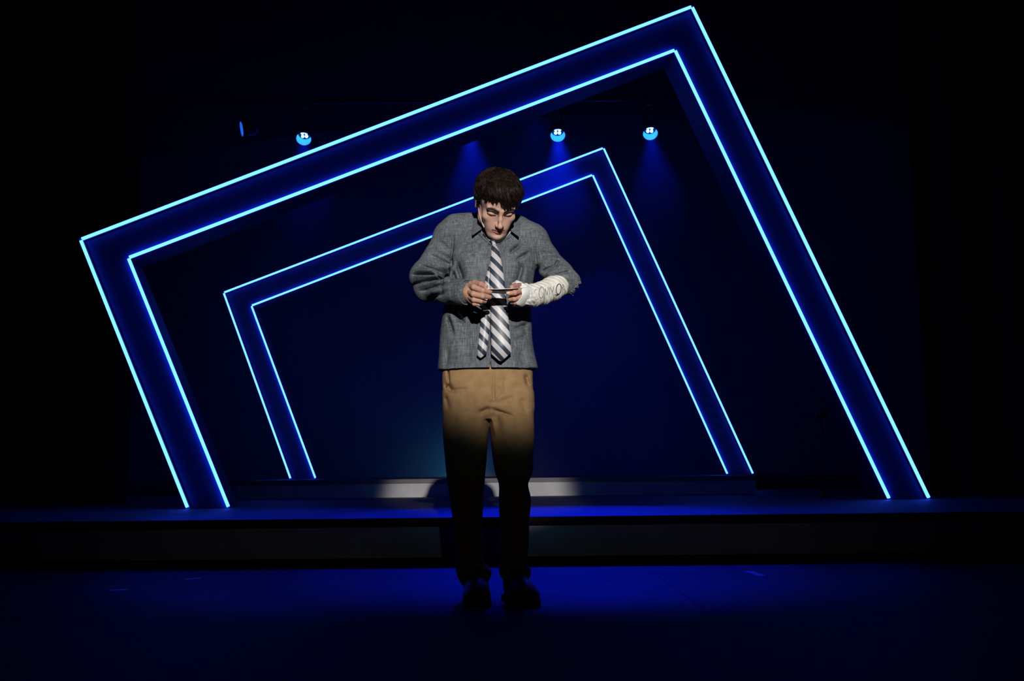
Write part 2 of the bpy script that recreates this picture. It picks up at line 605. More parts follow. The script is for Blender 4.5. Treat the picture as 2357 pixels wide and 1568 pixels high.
# teal uplight added for the low backdrop glow, unseen behind the figure
up = Vector((on_y(1078, 1095, Y_BACK - 0.55).x, Y_BACK - 0.55, Z_STEP2))
fl_ = root('added_uplight', up, 'small added floor lamp, unseen behind the legs, for the teal glow low on the backdrop', 'lamp')
MB().box((up.x - 0.07, up.y - 0.04, up.z), (up.x + 0.07, up.y + 0.04, up.z + 0.045)).build('body', M['steel'], fl_, False, 0.006)
MB().box((up.x - 0.055, up.y + 0.038, up.z + 0.010), (up.x + 0.055, up.y + 0.0415, up.z + 0.040)).build('lens', M['reflector'], fl_)
spot('added_uplight_beam', up + Vector((0, 0.06, 0.05)), up + Vector((-0.25, 0.55, 0.12)), 11.0, (0.0, 0.42, 0.75), math.radians(150), 1.0, 0.03)
bar = root('light_bar', (0, Y_LAMP + 0.05, truss_z), 'dark horizontal pipe carrying the row of blue stage lights', 'pipe')
MB().tube([(-5.5, Y_LAMP + 0.05, truss_z), (5.5, Y_LAMP + 0.05, truss_z)], 0.026, 14).build('pipe', M['steel'], bar, True)
for hx_ in (-4.6, -1.6, 1.6, 4.6):
    MB().tube([(hx_, Y_LAMP + 0.05, truss_z + 0.02), (hx_, Y_LAMP + 0.05, 7.6)], 0.006, 8).build('hanger_cable', M['steel'], bar, True)


# ------------------------------------------------------------------ implicit surfaces for the figure
class Vol:
    def __init__(s, lo, hi, h):
        s.h = h
        s.lo = np.array(lo, float)
        n = np.ceil((np.array(hi) - s.lo) / h).astype(int) + 1
        s.n = n
        s.ax = [(s.lo[i] + h * np.arange(n[i])).astype(np.float32) for i in range(3)]
        s.F = np.full(n, 0.08, np.float32)

    def blk(s, lo, hi):
        sl, g = [], []
        for i in range(3):
            a = max(0, int(math.floor((lo[i] - s.lo[i]) / s.h)))
            c = min(s.n[i], int(math.ceil((hi[i] - s.lo[i]) / s.h)) + 1)
            if c <= a:
                return None, None
            sl.append(slice(a, c))
            sh = [1, 1, 1]
            sh[i] = c - a
            g.append(s.ax[i][a:c].reshape(sh))
        return tuple(sl), g

    def op(s, prim, k=0.0, mode='add'):
        fn, lo, hi = prim
        pad = k + 3 * s.h
        sl, g = s.blk([x - pad for x in lo], [x + pad for x in hi])
        if sl is None:
            return s
        d = fn(*g)
        A = s.F[sl]
        if mode == 'add':
            if k > 0:
                hh = np.maximum(k - np.abs(A - d), 0) / k
                s.F[sl] = np.minimum(A, d) - hh * hh * k * 0.25
            else:
                s.F[sl] = np.minimum(A, d)
        elif mode == 'sub':
            d = -d
            if k > 0:
                hh = np.maximum(k - np.abs(A - d), 0) / k
                s.F[sl] = np.maximum(A, d) + hh * hh * k * 0.25
            else:
                s.F[sl] = np.maximum(A, d)
        return s

    def add(s, prim, k=0.0):
        return s.op(prim, k, 'add')

    def sub(s, prim, k=0.0):
        return s.op(prim, k, 'sub')

    def grid(s):
        return [s.ax[i].reshape([-1 if j == i else 1 for j in range(3)]) for i in range(3)]

    def surface(s):
        F = s.F
        n = np.array(F.shape)
        ins = F < 0
        c = [ins[i:n[0] - 1 + i, j:n[1] - 1 + j, k:n[2] - 1 + k] for i in (0, 1) for j in (0, 1) for k in (0, 1)]
        cnt = sum(x.astype(np.int8) for x in c)
        act = (cnt > 0) & (cnt < 8)
        idx = np.argwhere(act)
        vid = np.full(act.shape, -1, np.int64)
        vid[act] = np.arange(len(idx))
        acc = np.zeros((len(idx), 3))
        num = np.zeros(len(idx))
        offs = [(i, j, k) for i in (0, 1) for j in (0, 1) for k in (0, 1)]
        val = {o: F[idx[:, 0] + o[0], idx[:, 1] + o[1], idx[:, 2] + o[2]].astype(float) for o in offs}
        for o in offs:
            for a in range(3):
                if o[a] == 0:
                    q = list(o)
                    q[a] = 1
                    q = tuple(q)
                    va, vb = val[o], val[q]
                    m = (va < 0) != (vb < 0)
                    t = np.where(m, va / np.where(m, va - vb, 1), 0)
                    p = np.array(o, float)[None, :].repeat(len(idx), 0)
                    p[:, a] = t
                    acc += p * m[:, None]
                    num += m
        V = s.lo + s.h * (idx + acc / num[:, None])
        faces = []
        for a in range(3):
            b_, c_ = (a + 1) % 3, (a + 2) % 3
            sl0 = [slice(None)] * 3
            sl1 = [slice(None)] * 3
            sl0[a] = slice(0, n[a] - 1)
            sl1[a] = slice(1, n[a])
            ch = ins[tuple(sl0)] != ins[tuple(sl1)]
            e = np.argwhere(ch)
            ok = (e[:, b_] > 0) & (e[:, c_] > 0) & (e[:, b_] < n[b_] - 1) & (e[:, c_] < n[c_] - 1)
            e = e[ok]
            flip = ~ins[tuple(sl0)][e[:, 0], e[:, 1], e[:, 2]]
            quad = []
            for db, dc in ((-1, -1), (0, -1), (0, 0), (-1, 0)):
                q = e.copy()
                q[:, b_] += db
                q[:, c_] += dc
                quad.append(vid[q[:, 0], q[:, 1], q[:, 2]])
            quad = np.stack(quad, 1)
            quad[flip] = quad[flip][:, ::-1]
            faces.append(quad)
        return V, np.concatenate(faces)


def np_mesh(name, V, Fq, tones=None):
    me = bpy.data.meshes.new(name)
    me.vertices.add(len(V))
    me.vertices.foreach_set('co', np.asarray(V, np.float32).ravel())
    me.loops.add(Fq.size)
    me.loops.foreach_set('vertex_index', Fq.astype(np.int32).ravel())
    me.polygons.add(len(Fq))
    me.polygons.foreach_set('loop_start', np.arange(0, Fq.size, 4, dtype=np.int32))
    me.polygons.foreach_set('loop_total', np.full(len(Fq), 4, np.int32))
    me.polygons.foreach_set('use_smooth', np.ones(len(Fq), bool))
    me.update(calc_edges=True)
    me.validate()
    if tones is not None:
        at = me.attributes.new('tone', 'FLOAT_COLOR', 'POINT')
        rgba = np.ones((len(V), 4), np.float32)
        rgba[:, :3] = tones
        at.data.foreach_set('color', rgba.ravel())
    return me


def ell(c, r, rot=None):
    c = np.array(c, float)
    r = np.array(r, float) if hasattr(r, '__len__') else np.array([r, r, r], float)
    R = np.eye(3) if rot is None else np.array(rot)      # columns: local axes

    def fn(X, Y, Z):
        x, y, z = X - c[0], Y - c[1], Z - c[2]
        if rot is None:
            a, b_, d = x, y, z
        else:
            a = x * R[0, 0] + y * R[1, 0] + z * R[2, 0]
            b_ = x * R[0, 1] + y * R[1, 1] + z * R[2, 1]
            d = x * R[0, 2] + y * R[1, 2] + z * R[2, 2]
        k0 = np.sqrt((a / r[0]) ** 2 + (b_ / r[1]) ** 2 + (d / r[2]) ** 2)
        k1 = np.sqrt((a / r[0] ** 2) ** 2 + (b_ / r[1] ** 2) ** 2 + (d / r[2] ** 2) ** 2) + 1e-6
        return k0 * (k0 - 1) / k1
    m = r.max() if rot is not None else r
    return fn, c - m, c + m


def cap(a, b_, ra, rb):
    a, b_ = np.array(a, float), np.array(b_, float)
    d = b_ - a
    L2 = max(float(d @ d), 1e-9)

    def fn(X, Y, Z):
        x, y, z = X - a[0], Y - a[1], Z - a[2]
        t = np.clip((x * d[0] + y * d[1] + z * d[2]) / L2, 0, 1)
        return np.sqrt((x - t * d[0]) ** 2 + (y - t * d[1]) ** 2 + (z - t * d[2]) ** 2) - (ra + (rb - ra) * t)
    m = max(ra, rb)
    return fn, np.minimum(a, b_) - m, np.maximum(a, b_) + m


def chain(vol, pts, k, mode='add'):
    for (p, r), (q, t) in zip(pts[:-1], pts[1:]):
        vol.op(cap(p, q, r, t), k, mode)


def smooth_rows(zs, vals):
    """dense Catmull-Rom samples over sorted zs"""
    zs, vals = np.array(zs, float), np.array(vals, float)
    o = np.argsort(zs)
    zs, vals = zs[o], vals[o]
    m = np.gradient(vals, zs)
    zz = np.linspace(zs[0], zs[-1], 300)
    i = np.clip(np.searchsorted(zs, zz) - 1, 0, len(zs) - 2)
    h = zs[i + 1] - zs[i]
    t = (zz - zs[i]) / h
    y = ((2 * t ** 3 - 3 * t ** 2 + 1) * vals[i] + (t ** 3 - 2 * t ** 2 + t) * h * m[i]
         + (-2 * t ** 3 + 3 * t ** 2) * vals[i + 1] + (t ** 3 - t ** 2) * h * m[i + 1])
    return zz, y


def loft(rows, p=2.3):
    """rows: (z, centre x, centre y, rx, ry)"""
    A = np.array(rows, float)
    zz, cx = smooth_rows(A[:, 0], A[:, 1])
    cy = smooth_rows(A[:, 0], A[:, 2])[1]
    rx = smooth_rows(A[:, 0], A[:, 3])[1]
    ry = smooth_rows(A[:, 0], A[:, 4])[1]
    z0, z1 = zz[0], zz[-1]

    def fn(X, Y, Z):
        z = Z.ravel()
        sh = Z.shape
        f = [np.interp(z, zz, v).reshape(sh).astype(np.float32) for v in (cx, cy, rx, ry)]
        d = (np.abs((X - f[0]) / f[2]) ** p + np.abs((Y - f[1]) / f[3]) ** p) ** (1 / p) - 1
        d = d * np.minimum(f[2], f[3])
        return np.maximum(np.maximum(d, Z - z1), z0 - Z)
    lo = (float((cx - rx).min()), float((cy - ry).min()), z0)
    hi = (float((cx + rx).max()), float((cy + ry).max()), z1)
    return fn, lo, hi


def rows_px(data, cy=0.0):
    """(photo row, left px, right px, depth radius[, centre offset]) -> loft rows"""
    out = []
    for d in data:
        v, l, r, ry = d[:4]
        c = d[4] if len(d) > 4 else cy
        a, e = P(l, v, c), P(r, v, c)
        out.append(((a.z + e.z) / 2, (a.x + e.x) / 2, Y_P + c, (e.x - a.x) / 2, ry))
    return out


def creases(vol, items, ycut):
    """soft folds: segments on the front of a cloth; positive depth presses in, negative raises"""
    X, Y, Z = vol.grid()
    mask = 1.0 / (1.0 + np.exp((Y - ycut) / 0.012))
    for (u0, v0, u1, v1, w, dep) in items:
        a, c = P(u0, v0, -0.1), P(u1, v1, -0.1)
        d = np.array([c.x - a.x, c.z - a.z])
        L2 = float(d @ d) + 1e-9
        wm = w * PX
        pad = 3 * wm
        sl, g = vol.blk((min(a.x, c.x) - pad, vol.lo[1], min(a.z, c.z) - pad), (max(a.x, c.x) + pad, vol.lo[1] + vol.h * vol.n[1], max(a.z, c.z) + pad))
        if sl is None:
            continue
        x, z = g[0] - a.x, g[2] - a.z
        t = np.clip((x * d[0] + z * d[1]) / L2, 0, 1)
        dist2 = (x - t * d[0]) ** 2 + (z - t * d[1]) ** 2
        fade = np.clip(np.minimum(t, 1 - t) * 4 + 0.25, 0, 1)
        vol.F[sl] += (1.95 * dep * fade * np.exp(-dist2 / (wm * wm))) * mask[:, sl[1], :]


def ripple(vol, amp, freq, seed, n=10):
    r = np.random.default_rng(seed)
    X, Y, Z = vol.grid()
    acc = np.zeros(vol.F.shape, np.float32)
    for i in range(n):
        k = r.normal(size=3)
        k = k / np.linalg.norm(k) * freq * r.uniform(0.6, 1.6)
        acc += np.sin(X * k[0] + Y * k[1] + Z * k[2] + r.uniform(0, 6.28)).astype(np.float32)
    vol.F += acc * np.float32(amp / math.sqrt(n))


def T(u, v, dy, r):
    """chain node: photograph position, depth offset, radius in px"""
    p = P(u, v, dy)
    return (tuple(p), r * PX)


# ------------------------------------------------------------------ the person
person = root('person', (-0.07, Y_P, 0.0), 'person in grey shirt, striped tie and khaki trousers looking down at a letter', 'person')


def rotm(y, p, r):
    return np.array((Matrix.Rotation(y, 3, 'Z') @ Matrix.Rotation(p, 3, 'X') @ Matrix.Rotation(r, 3, 'Y')))


HR = rotm(0.2014, 0.795, 0.0071)
HT = np.array([-0.0511, Y_P - 0.15, 1.5313])


def to_world(V):
    return V @ HR.T + HT


def to_local(p):
    return HR.T @ (np.array(p) - HT)


# --- head and neck
hv = Vol((-0.115, -0.15, -0.26), (0.115, 0.16, 0.15), 0.0019)
hv.add(ell((0, 0.012, 0.03), (0.076, 0.096, 0.084)))
hv.add(ell((0, -0.038, 0.036), (0.064, 0.056, 0.062)), 0.02)
hv.add(ell((0, -0.036, -0.032), (0.060, 0.052, 0.070)), 0.02)
for s in (-1, 1):
    chain(hv, [((s * 0.056, 0.008, -0.03), 0.018), ((s * 0.050, -0.008, -0.066), 0.016), ((s * 0.019, -0.064, -0.097), 0.0155), ((0, -0.072, -0.1), 0.017)], 0.02)
    hv.add(ell((s * 0.044, -0.062, -0.026), (0.020, 0.018, 0.015)), 0.02)
    hv.add(cap((s * 0.013, -0.0905, 0.0150), (s * 0.046, -0.0785, 0.0205), 0.0112, 0.0098), 0.010)
    hv.add(ell((s * 0.026, -0.066, -0.060), (0.019, 0.021, 0.026)), 0.02)
hv.add(ell((0, -0.079, -0.068), (0.027, 0.014, 0.020)), 0.015)
for s in (-1, 1):
    hv.sub(ell((s * 0.0325, -0.1005, -0.0005), (0.0200, 0.0180, 0.0122)), 0.009)
    hv.sub(ell((s * 0.0195, -0.0985, 0.004), (0.0085, 0.0085, 0.0075)), 0.008)
    hv.add(ell((s * 0.0330, -0.0750, -0.0035), (0.0150, 0.0130, 0.0122)), 0.003)
    hv.sub(cap((s * 0.019, -0.0905, -0.0085), (s * 0.0475, -0.0835, -0.0065), 0.0016, 0.0014), 0.003)   # lower lash line
    hv.sub(cap((s * 0.019, -0.0885, 0.0065), (s * 0.047, -0.083, 0.0062), 0.0013, 0.0013), 0.003)        # lid crease
chain(hv, [((0, -0.0900, 0.010), 0.0062), ((0, -0.102, -0.016), 0.0066), ((0, -0.1135, -0.038), 0.0082)], 0.010)
hv.add(ell((0, -0.1145, -0.0400), (0.0092, 0.0092, 0.0085)), 0.007)
for s in (-1, 1):
    hv.add(ell((s * 0.0108, -0.1005, -0.0430), (0.0068, 0.0110, 0.0068)), 0.006)
    hv.sub(ell((s * 0.0068, -0.105, -0.0500), (0.0036, 0.006, 0.0040)), 0.003)
# lips, slightly parted, corners a little raised
for s in (-1, 1):
    hv.add(cap((s * 0.005, -0.0955, -0.0665), (s * 0.025, -0.0815, -0.0670), 0.0046, 0.0022), 0.006)
    hv.add(cap((s * 0.004, -0.0925, -0.0785), (s * 0.020, -0.0840, -0.0715), 0.0062, 0.0030), 0.006)
for s in (-1, 1):
    hv.sub(cap((s * 0.026, -0.0850, -0.0685), (s * 0.013, -0.0945, -0.0718), 0.0011, 0.0019), 0.002)
    hv.sub(cap((s * 0.013, -0.0945, -0.0718), (0, -0.0990, -0.0728), 0.0019, 0.0026), 0.002)
hv.add(ell((0, -0.083, -0.1), (0.019, 0.0135, 0.0135)), 0.012)
hv.sub(ell((0, -0.1, -0.0905), (0.018, 0.0075, 0.004)), 0.010)
# ears
for s in (-1, 1):
    E_ = rotm(s * 0.35, 0.15, 0)
    hv.add(ell((s * 0.080, 0.016, -0.008), (0.0065, 0.018, 0.031), E_), 0.006)
    hv.sub(ell((s * 0.0865, 0.010, -0.006), (0.0048, 0.010, 0.019), E_), 0.004)
# neck, running down into the shirt
nb = to_local(P(1140, 556, 0.035))
hv.add(cap((0, 0.028, -0.045), nb, 0.054, 0.060), 0.02)
hv.add(cap((0, -0.004, -0.075), nb + np.array([0, -0.012, 0.0]), 0.034, 0.045), 0.02)
V, Q = hv.surface()
# tones of the skin, plus socket shade painted on the upper lids
x, y, z = V[:, 0], V[:, 1], V[:, 2]
tone = np.tile(np.array([0.55, 0.345, 0.275]), (len(V), 1))


def blend(mask, col):
    global tone
    m = np.clip(mask, 0, 1)[:, None]
    tone = tone * (1 - m) + np.array(col) * m


def gauss(cx, cy, cz, sx, sy, sz):
    return np.exp(-((x - cx) / sx) ** 2 - ((y - cy) / sy) ** 2 - ((z - cz) / sz) ** 2)


blend(0.6 * gauss(0, -0.12, -0.040, 0.018, 0.03, 0.02), (0.60, 0.30, 0.235))
for s in (-1, 1):
    blend(0.5 * gauss(s * 0.04, -0.075, -0.03, 0.022, 0.03, 0.02), (0.58, 0.32, 0.26))
    bx = np.clip((s * x - 0.011) / 0.039, 0, 1)
    bz = 0.0135 + 0.0095 * np.sin(bx * 2.3)
    bw = 0.0082 * (1 - 0.45 * bx)
    inside = (s * x > 0.009) & (s * x < 0.054) & (y < -0.055)
    blend(inside * np.clip(1.5 - np.abs(z - bz) / bw, 0, 1), (0.012, 0.008, 0.006))
    lx = np.clip((s * x - 0.018) / 0.030, 0, 1)
    lz = -0.0085 + 0.002 * lx - 0.0020 * np.sin(lx * math.pi)
    blend(((s * x > 0.017) & (s * x < 0.050) & (y < -0.06)) * np.clip(1.6 - np.abs(z - lz) / 0.0028, 0, 1), (0.014, 0.009, 0.008))
    blend(0.35 * gauss(s * 0.0325, -0.088, 0.008, 0.018, 0.02, 0.006), (0.36, 0.20, 0.165))  # shade of the eye sockets, put into the lid colour
lipc = -0.0735 + 4.5 * x * x * np.where(np.abs(x) < 0.03, 1, 1)
lipw = np.sqrt(np.clip(1 - (x / 0.0265) ** 2, 0, 1))
blend((np.abs(x) < 0.0265) * (y < -0.07) * np.clip(1.8 - np.abs(z - lipc) / (0.0088 * lipw + 1e-4) * 1.25, 0, 1), (0.36, 0.125, 0.115))
lipc2 = -0.0726 + 6.0 * x * x
blend((np.abs(x) < 0.026) * (y < -0.07) * np.clip(1.5 - np.abs(z - lipc2) / 0.0015, 0, 1), (0.07, 0.012, 0.012))
body_V, body_Q, body_T = [to_world(V)], [Q], [tone.copy()]
nv = len(V)


def body_add(V, Q, T_):
    global nv
    body_V.append(V)
    body_Q.append(Q + nv)
    body_T.append(T_)
    nv += len(V)


# --- hands
def hand(fingers, palm, extra, h=0.0012, wrist=None):
    pts = [p for ch in fingers + [palm] + extra for p in ch]
    A = np.array([p for p, r in pts])
    rr = max(r for p, r in pts)
    vol = Vol(A.min(0) - rr - 0.01, A.max(0) + rr + 0.01, h)
    chain(vol, palm, 0.012)
    for e in extra:
        chain(vol, e, 0.012)
    for f_ in fingers:
        sub = Vol(vol.lo, vol.lo + h * (vol.n - 1), h)
        sub.n = vol.n
        sub.ax = vol.ax
        sub.F = np.full(vol.n, 0.08, np.float32)
        f_ = [(p, r * 0.95) for p, r in f_]
        chain(sub, f_, 0.002)
        for (p, r) in f_[1:-1]:
            sub.add(ell(p, r * 1.03), 0.003)         # knuckles
        k = 0.0022
        hh = np.maximum(k - np.abs(vol.F - sub.F), 0) / k
        vol.F = np.minimum(vol.F, sub.F) - hh * hh * k * 0.25
    V, Q = vol.surface()
    tn = np.tile(np.array([0.50, 0.285, 0.21]), (len(V), 1))
    for f_ in fingers:                               # redder finger ends
        p, r = f_[-1]
        m = np.exp(-((V - np.array(p)) ** 2).sum(1) / (0.016 ** 2))[:, None] * 0.5
        tn = tn * (1 - m) + np.array([0.56, 0.235, 0.175]) * m
    return V, Q, tn


RH = [
    [T(1083, 659, -0.275, 6.8), T(1091, 661, -0.315, 6.6), T(1111, 669, -0.330, 6.0), T(1128, 672, -0.312, 5.2)],
    [T(1081, 672, -0.275, 7.0), T(1090, 677, -0.318, 6.6), T(1111, 682, -0.330, 6.0), T(1127, 684, -0.308, 5.2)],
    [T(1082, 684, -0.270, 6.6), T(1091, 690, -0.308, 6.0), T(1107, 693, -0.315, 5.4), T(1116, 694, -0.295, 4.8)],
    [T(1084, 693, -0.262, 5.8), T(1092, 699, -0.295, 5.2), T(1102, 700, -0.298, 4.7), T(1107, 699, -0.280, 4.2)],
    [T(1082, 656, -0.235, 9.0), T(1094, 652, -0.262, 7.6), T(1108, 655, -0.300, 6.8), T(1118, 660.5, -0.318, 5.6)],
]
Rpalm = [T(1052, 672, -0.205, 17), T(1070, 672, -0.235, 16), T(1080, 673, -0.258, 16)]
Rextra = [[T(1078, 664, -0.24, 13), T(1084, 664, -0.272, 8)], [T(1078, 680, -0.24, 13), T(1084, 690, -0.262, 7)]]
V, Q, tn = hand(RH, Rpalm, Rextra)
body_add(V, Q, tn)
LH = [
    [T(1206, 678, -0.225, 8), T(1197, 670, -0.285, 7.2), T(1185, 674, -0.312, 6.0), T(1171, 676, -0.310, 5.0)],
    [T(1206, 686, -0.22, 8), T(1197, 684, -0.275, 6.8), T(1184, 688, -0.290, 5.8), T(1173, 689, -0.280, 4.9)],
    [T(1206, 693, -0.215, 7.5), T(1197, 693, -0.262, 6.2), T(1186, 696, -0.272, 5.4), T(1178, 696, -0.262, 4.7)],
    [T(1206, 698, -0.21, 7), T(1198, 700, -0.245, 5.4), T(1190, 701, -0.250, 4.8), T(1184, 701, -0.24, 4.2)],
    [T(1204, 668, -0.20, 9), T(1195, 659, -0.245, 7.4), T(1186, 658, -0.285, 6.4), T(1178, 661, -0.315, 5.4)],
]
Lpalm = [T(1222, 684, -0.195, 15), T(1212, 684, -0.205, 16), T(1205, 684, -0.222, 15)]
V, Q, tn = hand(LH, Lpalm, [])
body_add(V, Q, tn)
# --- what the clothes cover: trunk, arms, legs
bv = Vol((-0.42, Y_P - 0.30, 0.02), (0.30, Y_P + 0.16, 1.56), 0.009)
chain(bv, [T(1140, 552, 0.04, 30), T(1136, 590, 0.02, 50), T(1130, 700, 0.01, 58), T(1125, 800, 0.01, 56), T(1122, 900, 0.0, 55)], 0.03)
chain(bv, [T(1090, 548, 0.01, 26), T(1045, 545, 0.01, 26), T(1006, 594, 0.03, 19), T(984, 646, 0.01, 15), T(1030, 671, -0.145, 14), T(1062, 672, -0.218, 16)], 0.015)
chain(bv, [T(1180, 552, 0.01, 26), T(1222, 556, 0.0, 26), T(1260, 602, -0.01, 21), T(1290, 642, -0.03, 18), T(1250, 673, -0.14, 17), T(1215, 683, -0.20, 15)], 0.015)
chain(bv, [T(1074, 900, 0.0, 42), T(1074, 1000, 0.0, 38), T(1074, 1120, 0.0, 28), T(1080, 1200, 0.01, 26), T(1086, 1330, 0.02, 17), T(1090, 1372, -0.01, 15)], 0.02)
chain(bv, [T(1176, 900, 0.0, 42), T(1178, 1000, 0.0, 38), T(1182, 1110, 0.0, 25), T(1184, 1200, 0.01, 24), T(1186, 1330, 0.02, 17), T(1192, 1372, -0.01, 15)], 0.02)
V, Q = bv.surface()
body_add(V, Q, np.tile(np.array([0.55, 0.345, 0.275]), (len(V), 1)))
bodyV, bodyQ = np.concatenate(body_V), np.concatenate(body_Q)
body = link('body', np_mesh('body', bodyV, bodyQ, np.concatenate(body_T)), M['skin'], person)
head_tree = BVHTree.FromPolygons([tuple(v) for v in body_V[0]], [tuple(q) for q in body_Q[0]])

# fingernails
for f_, off in ((RH[4], (0.0, -0.2, 1.0)), (LH[0], (-0.5, -0.8, 0.3))):
    p, r = Vector(f_[-1][0]), f_[-1][1]
    d = (p - Vector(f_[-2][0])).normalized()
    n_ = Vector(off).normalized()
    n_ = (n_ - d * n_.dot(d)).normalized()
    s_ = d.cross(n_)
    nm = MB()
    vs, fs = [], []
    for i in range(5):
        for j in range(5):
            a = (j / 4 - 0.5) * 1.7
            l = (i / 4 - 0.35) * 1.5 * r
            vs.append(p + d * l + (n_ * math.cos(a) + s_ * math.sin(a) * 0.95) * (r * 1.035 * (1.0 if i < 4 else 0.93)))
    for i in range(4):
        for j in range(4):
            fs.append([i * 5 + j, i * 5 + j + 1, i * 5 + j + 6, i * 5 + j + 5])
    o = nm.add(vs, fs).build('fingernail', M.setdefault('nail', new_mat('fingernail', (0.70, 0.45, 0.38), 0.3, 0.4)), person, True)
    sm = o.modifiers.new('thick', 'SOLIDIFY')
    sm.thickness = 0.0006

# --- shirt
sv = Vol((-0.44, Y_P - 0.33, 0.885), (0.33, Y_P + 0.19, 1.585), 0.0036)
torso = rows_px([(500, 1068, 1200, 0.066, 0.03), (520, 1048, 1216, 0.080, 0.025), (545, 1040, 1228, 0.096, 0.02), (590, 1035, 1234, 0.114, 0.005), (640, 1029, 1230, 0.120),
                 (700, 1021, 1222, 0.116), (760, 1014, 1223, 0.118), (800, 1011, 1228, 0.124), (830, 1009, 1234, 0.130), (872, 1006, 1241, 0.136)])
sv.add(loft(torso, 2.4))
chain(sv, [T(1112, 512, 0.035, 20), T(1082, 518, 0.025, 27), T(1050, 527, 0.015, 34), T(1034, 542, 0.015, 36)], 0.02)
chain(sv, [T(1172, 518, 0.035, 20), T(1196, 528, 0.025, 27), T(1216, 545, 0.01, 34), T(1226, 556, 0.01, 36)], 0.02)
RS = [T(1034, 545, 0.015, 36), T(1006, 598, 0.03, 34), T(981, 637, 0.012, 37), T(988, 660, -0.045, 34), T(1030, 670, -0.150, 29), T(1066, 672, -0.228, 27)]
chain(sv, RS, 0.018)
LS = [T(1228, 555, 0.01, 36), T(1256, 596, -0.005, 30), T(1285, 628, -0.025, 30), T(1307, 650, -0.035, 29)]
chain(sv, LS, 0.018)
sv.add(cap(T(1308, 648, -0.035, 1)[0], T(1333, 653, -0.03, 1)[0], 24 * PX, 3 * PX), 0.014)
sv.add(cap(T(1262, 622, -0.045, 1)[0], T(1290, 640, -0.06, 1)[0], 22 * PX, 26 * PX), 0.014)
sv.add(cap(T(1258, 628, -0.065, 1)[0], T(1288, 600, -0.02, 1)[0], 11 * PX, 9 * PX), 0.008)
sv.add(cap(T(1270, 638, -0.080, 1)[0], T(1302, 622, -0.035, 1)[0], 12 * PX, 13 * PX), 0.008)
# cloth relief
ripple(sv, 0.0016, 45.0, 3)
ripple(sv, 0.0004, 110.0, 8)
FOLD = 1.0
creases(sv, [
    # elbow of the bare-handed sleeve
    (946, 625, 1002, 630, 3.2, 0.014), (948, 616, 1000, 620, 3.5, -0.006), (955, 636, 1020, 642, 4, -0.008), (944, 648, 1024, 648, 3, 0.013), (960, 660, 1012, 654, 4, -0.006),
    (964, 604, 1018, 620, 3.5, 0.010), (975, 592, 1028, 610, 5, -0.005), (986, 578, 1035, 600, 3.5, 0.008), (1000, 562, 1036, 580, 5, -0.004), (1006, 545, 1030, 565, 4, 0.004),
    (968, 670, 1040, 664, 3.5, 0.009), (985, 680, 1050, 676, 5, -0.005), (985, 690, 1030, 686, 3, 0.007), (1022, 652, 1020, 690, 3, 0.008), (1044, 648, 1047, 700, 2.4, 0.008),
    (1004, 634, 1020, 646, 3, 0.014), (1018, 612, 1024, 640, 3, 0.012),
    # armhole seam
    (1043, 520, 1036, 590, 2.6, 0.004), (1036, 585, 1038, 606, 3, 0.008), (1030, 606, 1026, 640, 4, 0.008),
    (1228, 540, 1236, 600, 2.6, 0.004), (1236, 600, 1240, 612, 3, 0.006),
    # chest and belly
    (1052, 604, 1066, 646, 4, 0.008), (1040, 620, 1050, 650, 4, 0.009), (1172, 584, 1196, 560, 4, 0.009), (1186, 600, 1216, 578, 4, 0.007), (1204, 604, 1190, 650, 5, 0.007), (1150, 600, 1160, 560, 6, 0.005),
    (1044, 712, 1070, 746, 4, 0.009), (1030, 726, 1044, 770, 4, 0.008), (1184, 736, 1210, 712, 4, 0.009), (1180, 760, 1214, 742, 4, 0.006), (1060, 560, 1100, 548, 6, 0.005), (1054, 575, 1110, 572, 6, 0.004),
    (1050, 598, 1064, 640, 7, 0.005), (1066, 590, 1082, 636, 7, -0.003), (1180, 575, 1200, 556, 6, 0.005), (1190, 590, 1222, 568, 6, -0.004),
    (1200, 600, 1188, 660, 8, 0.004), (1214, 612, 1202, 660, 6, -0.003), (1046, 715, 1066, 742, 6, 0.005), (1036, 720, 1048, 762, 6, -0.004),
    (1052, 762, 1090, 782, 3, 0.003), (1210, 770, 1186, 784, 3, 0.003), (1206, 745, 1212, 768, 4, 0.003), (1178, 730, 1200, 712, 6, 0.005),
    (1080, 790, 1076, 846, 8, 0.004), (1058, 796, 1050, 850, 7, -0.003), (1030, 800, 1026, 850, 6, 0.004), (1200, 800, 1208, 848, 7, 0.004), (1184, 800, 1186, 848, 6, -0.003),
    # rolled sleeve over the elbow
    (1248, 622, 1276, 610, 3, 0.009), (1276, 610, 1288, 594, 3, 0.009), (1256, 632, 1282, 622, 4, -0.006), (1282, 622, 1294, 606, 4, -0.005),
    (1278, 634, 1312, 622, 3, 0.008), (1245, 585, 1262, 572, 5, 0.005), (1250, 600, 1278, 584, 5, -0.004), (1240, 600, 1262, 612, 5, -0.004),
    (1318, 640, 1326, 664, 4, 0.003), (1306, 636, 1322, 644, 5, -0.003),
], Y_P - 0.0)
X, Y, Z = sv.grid()
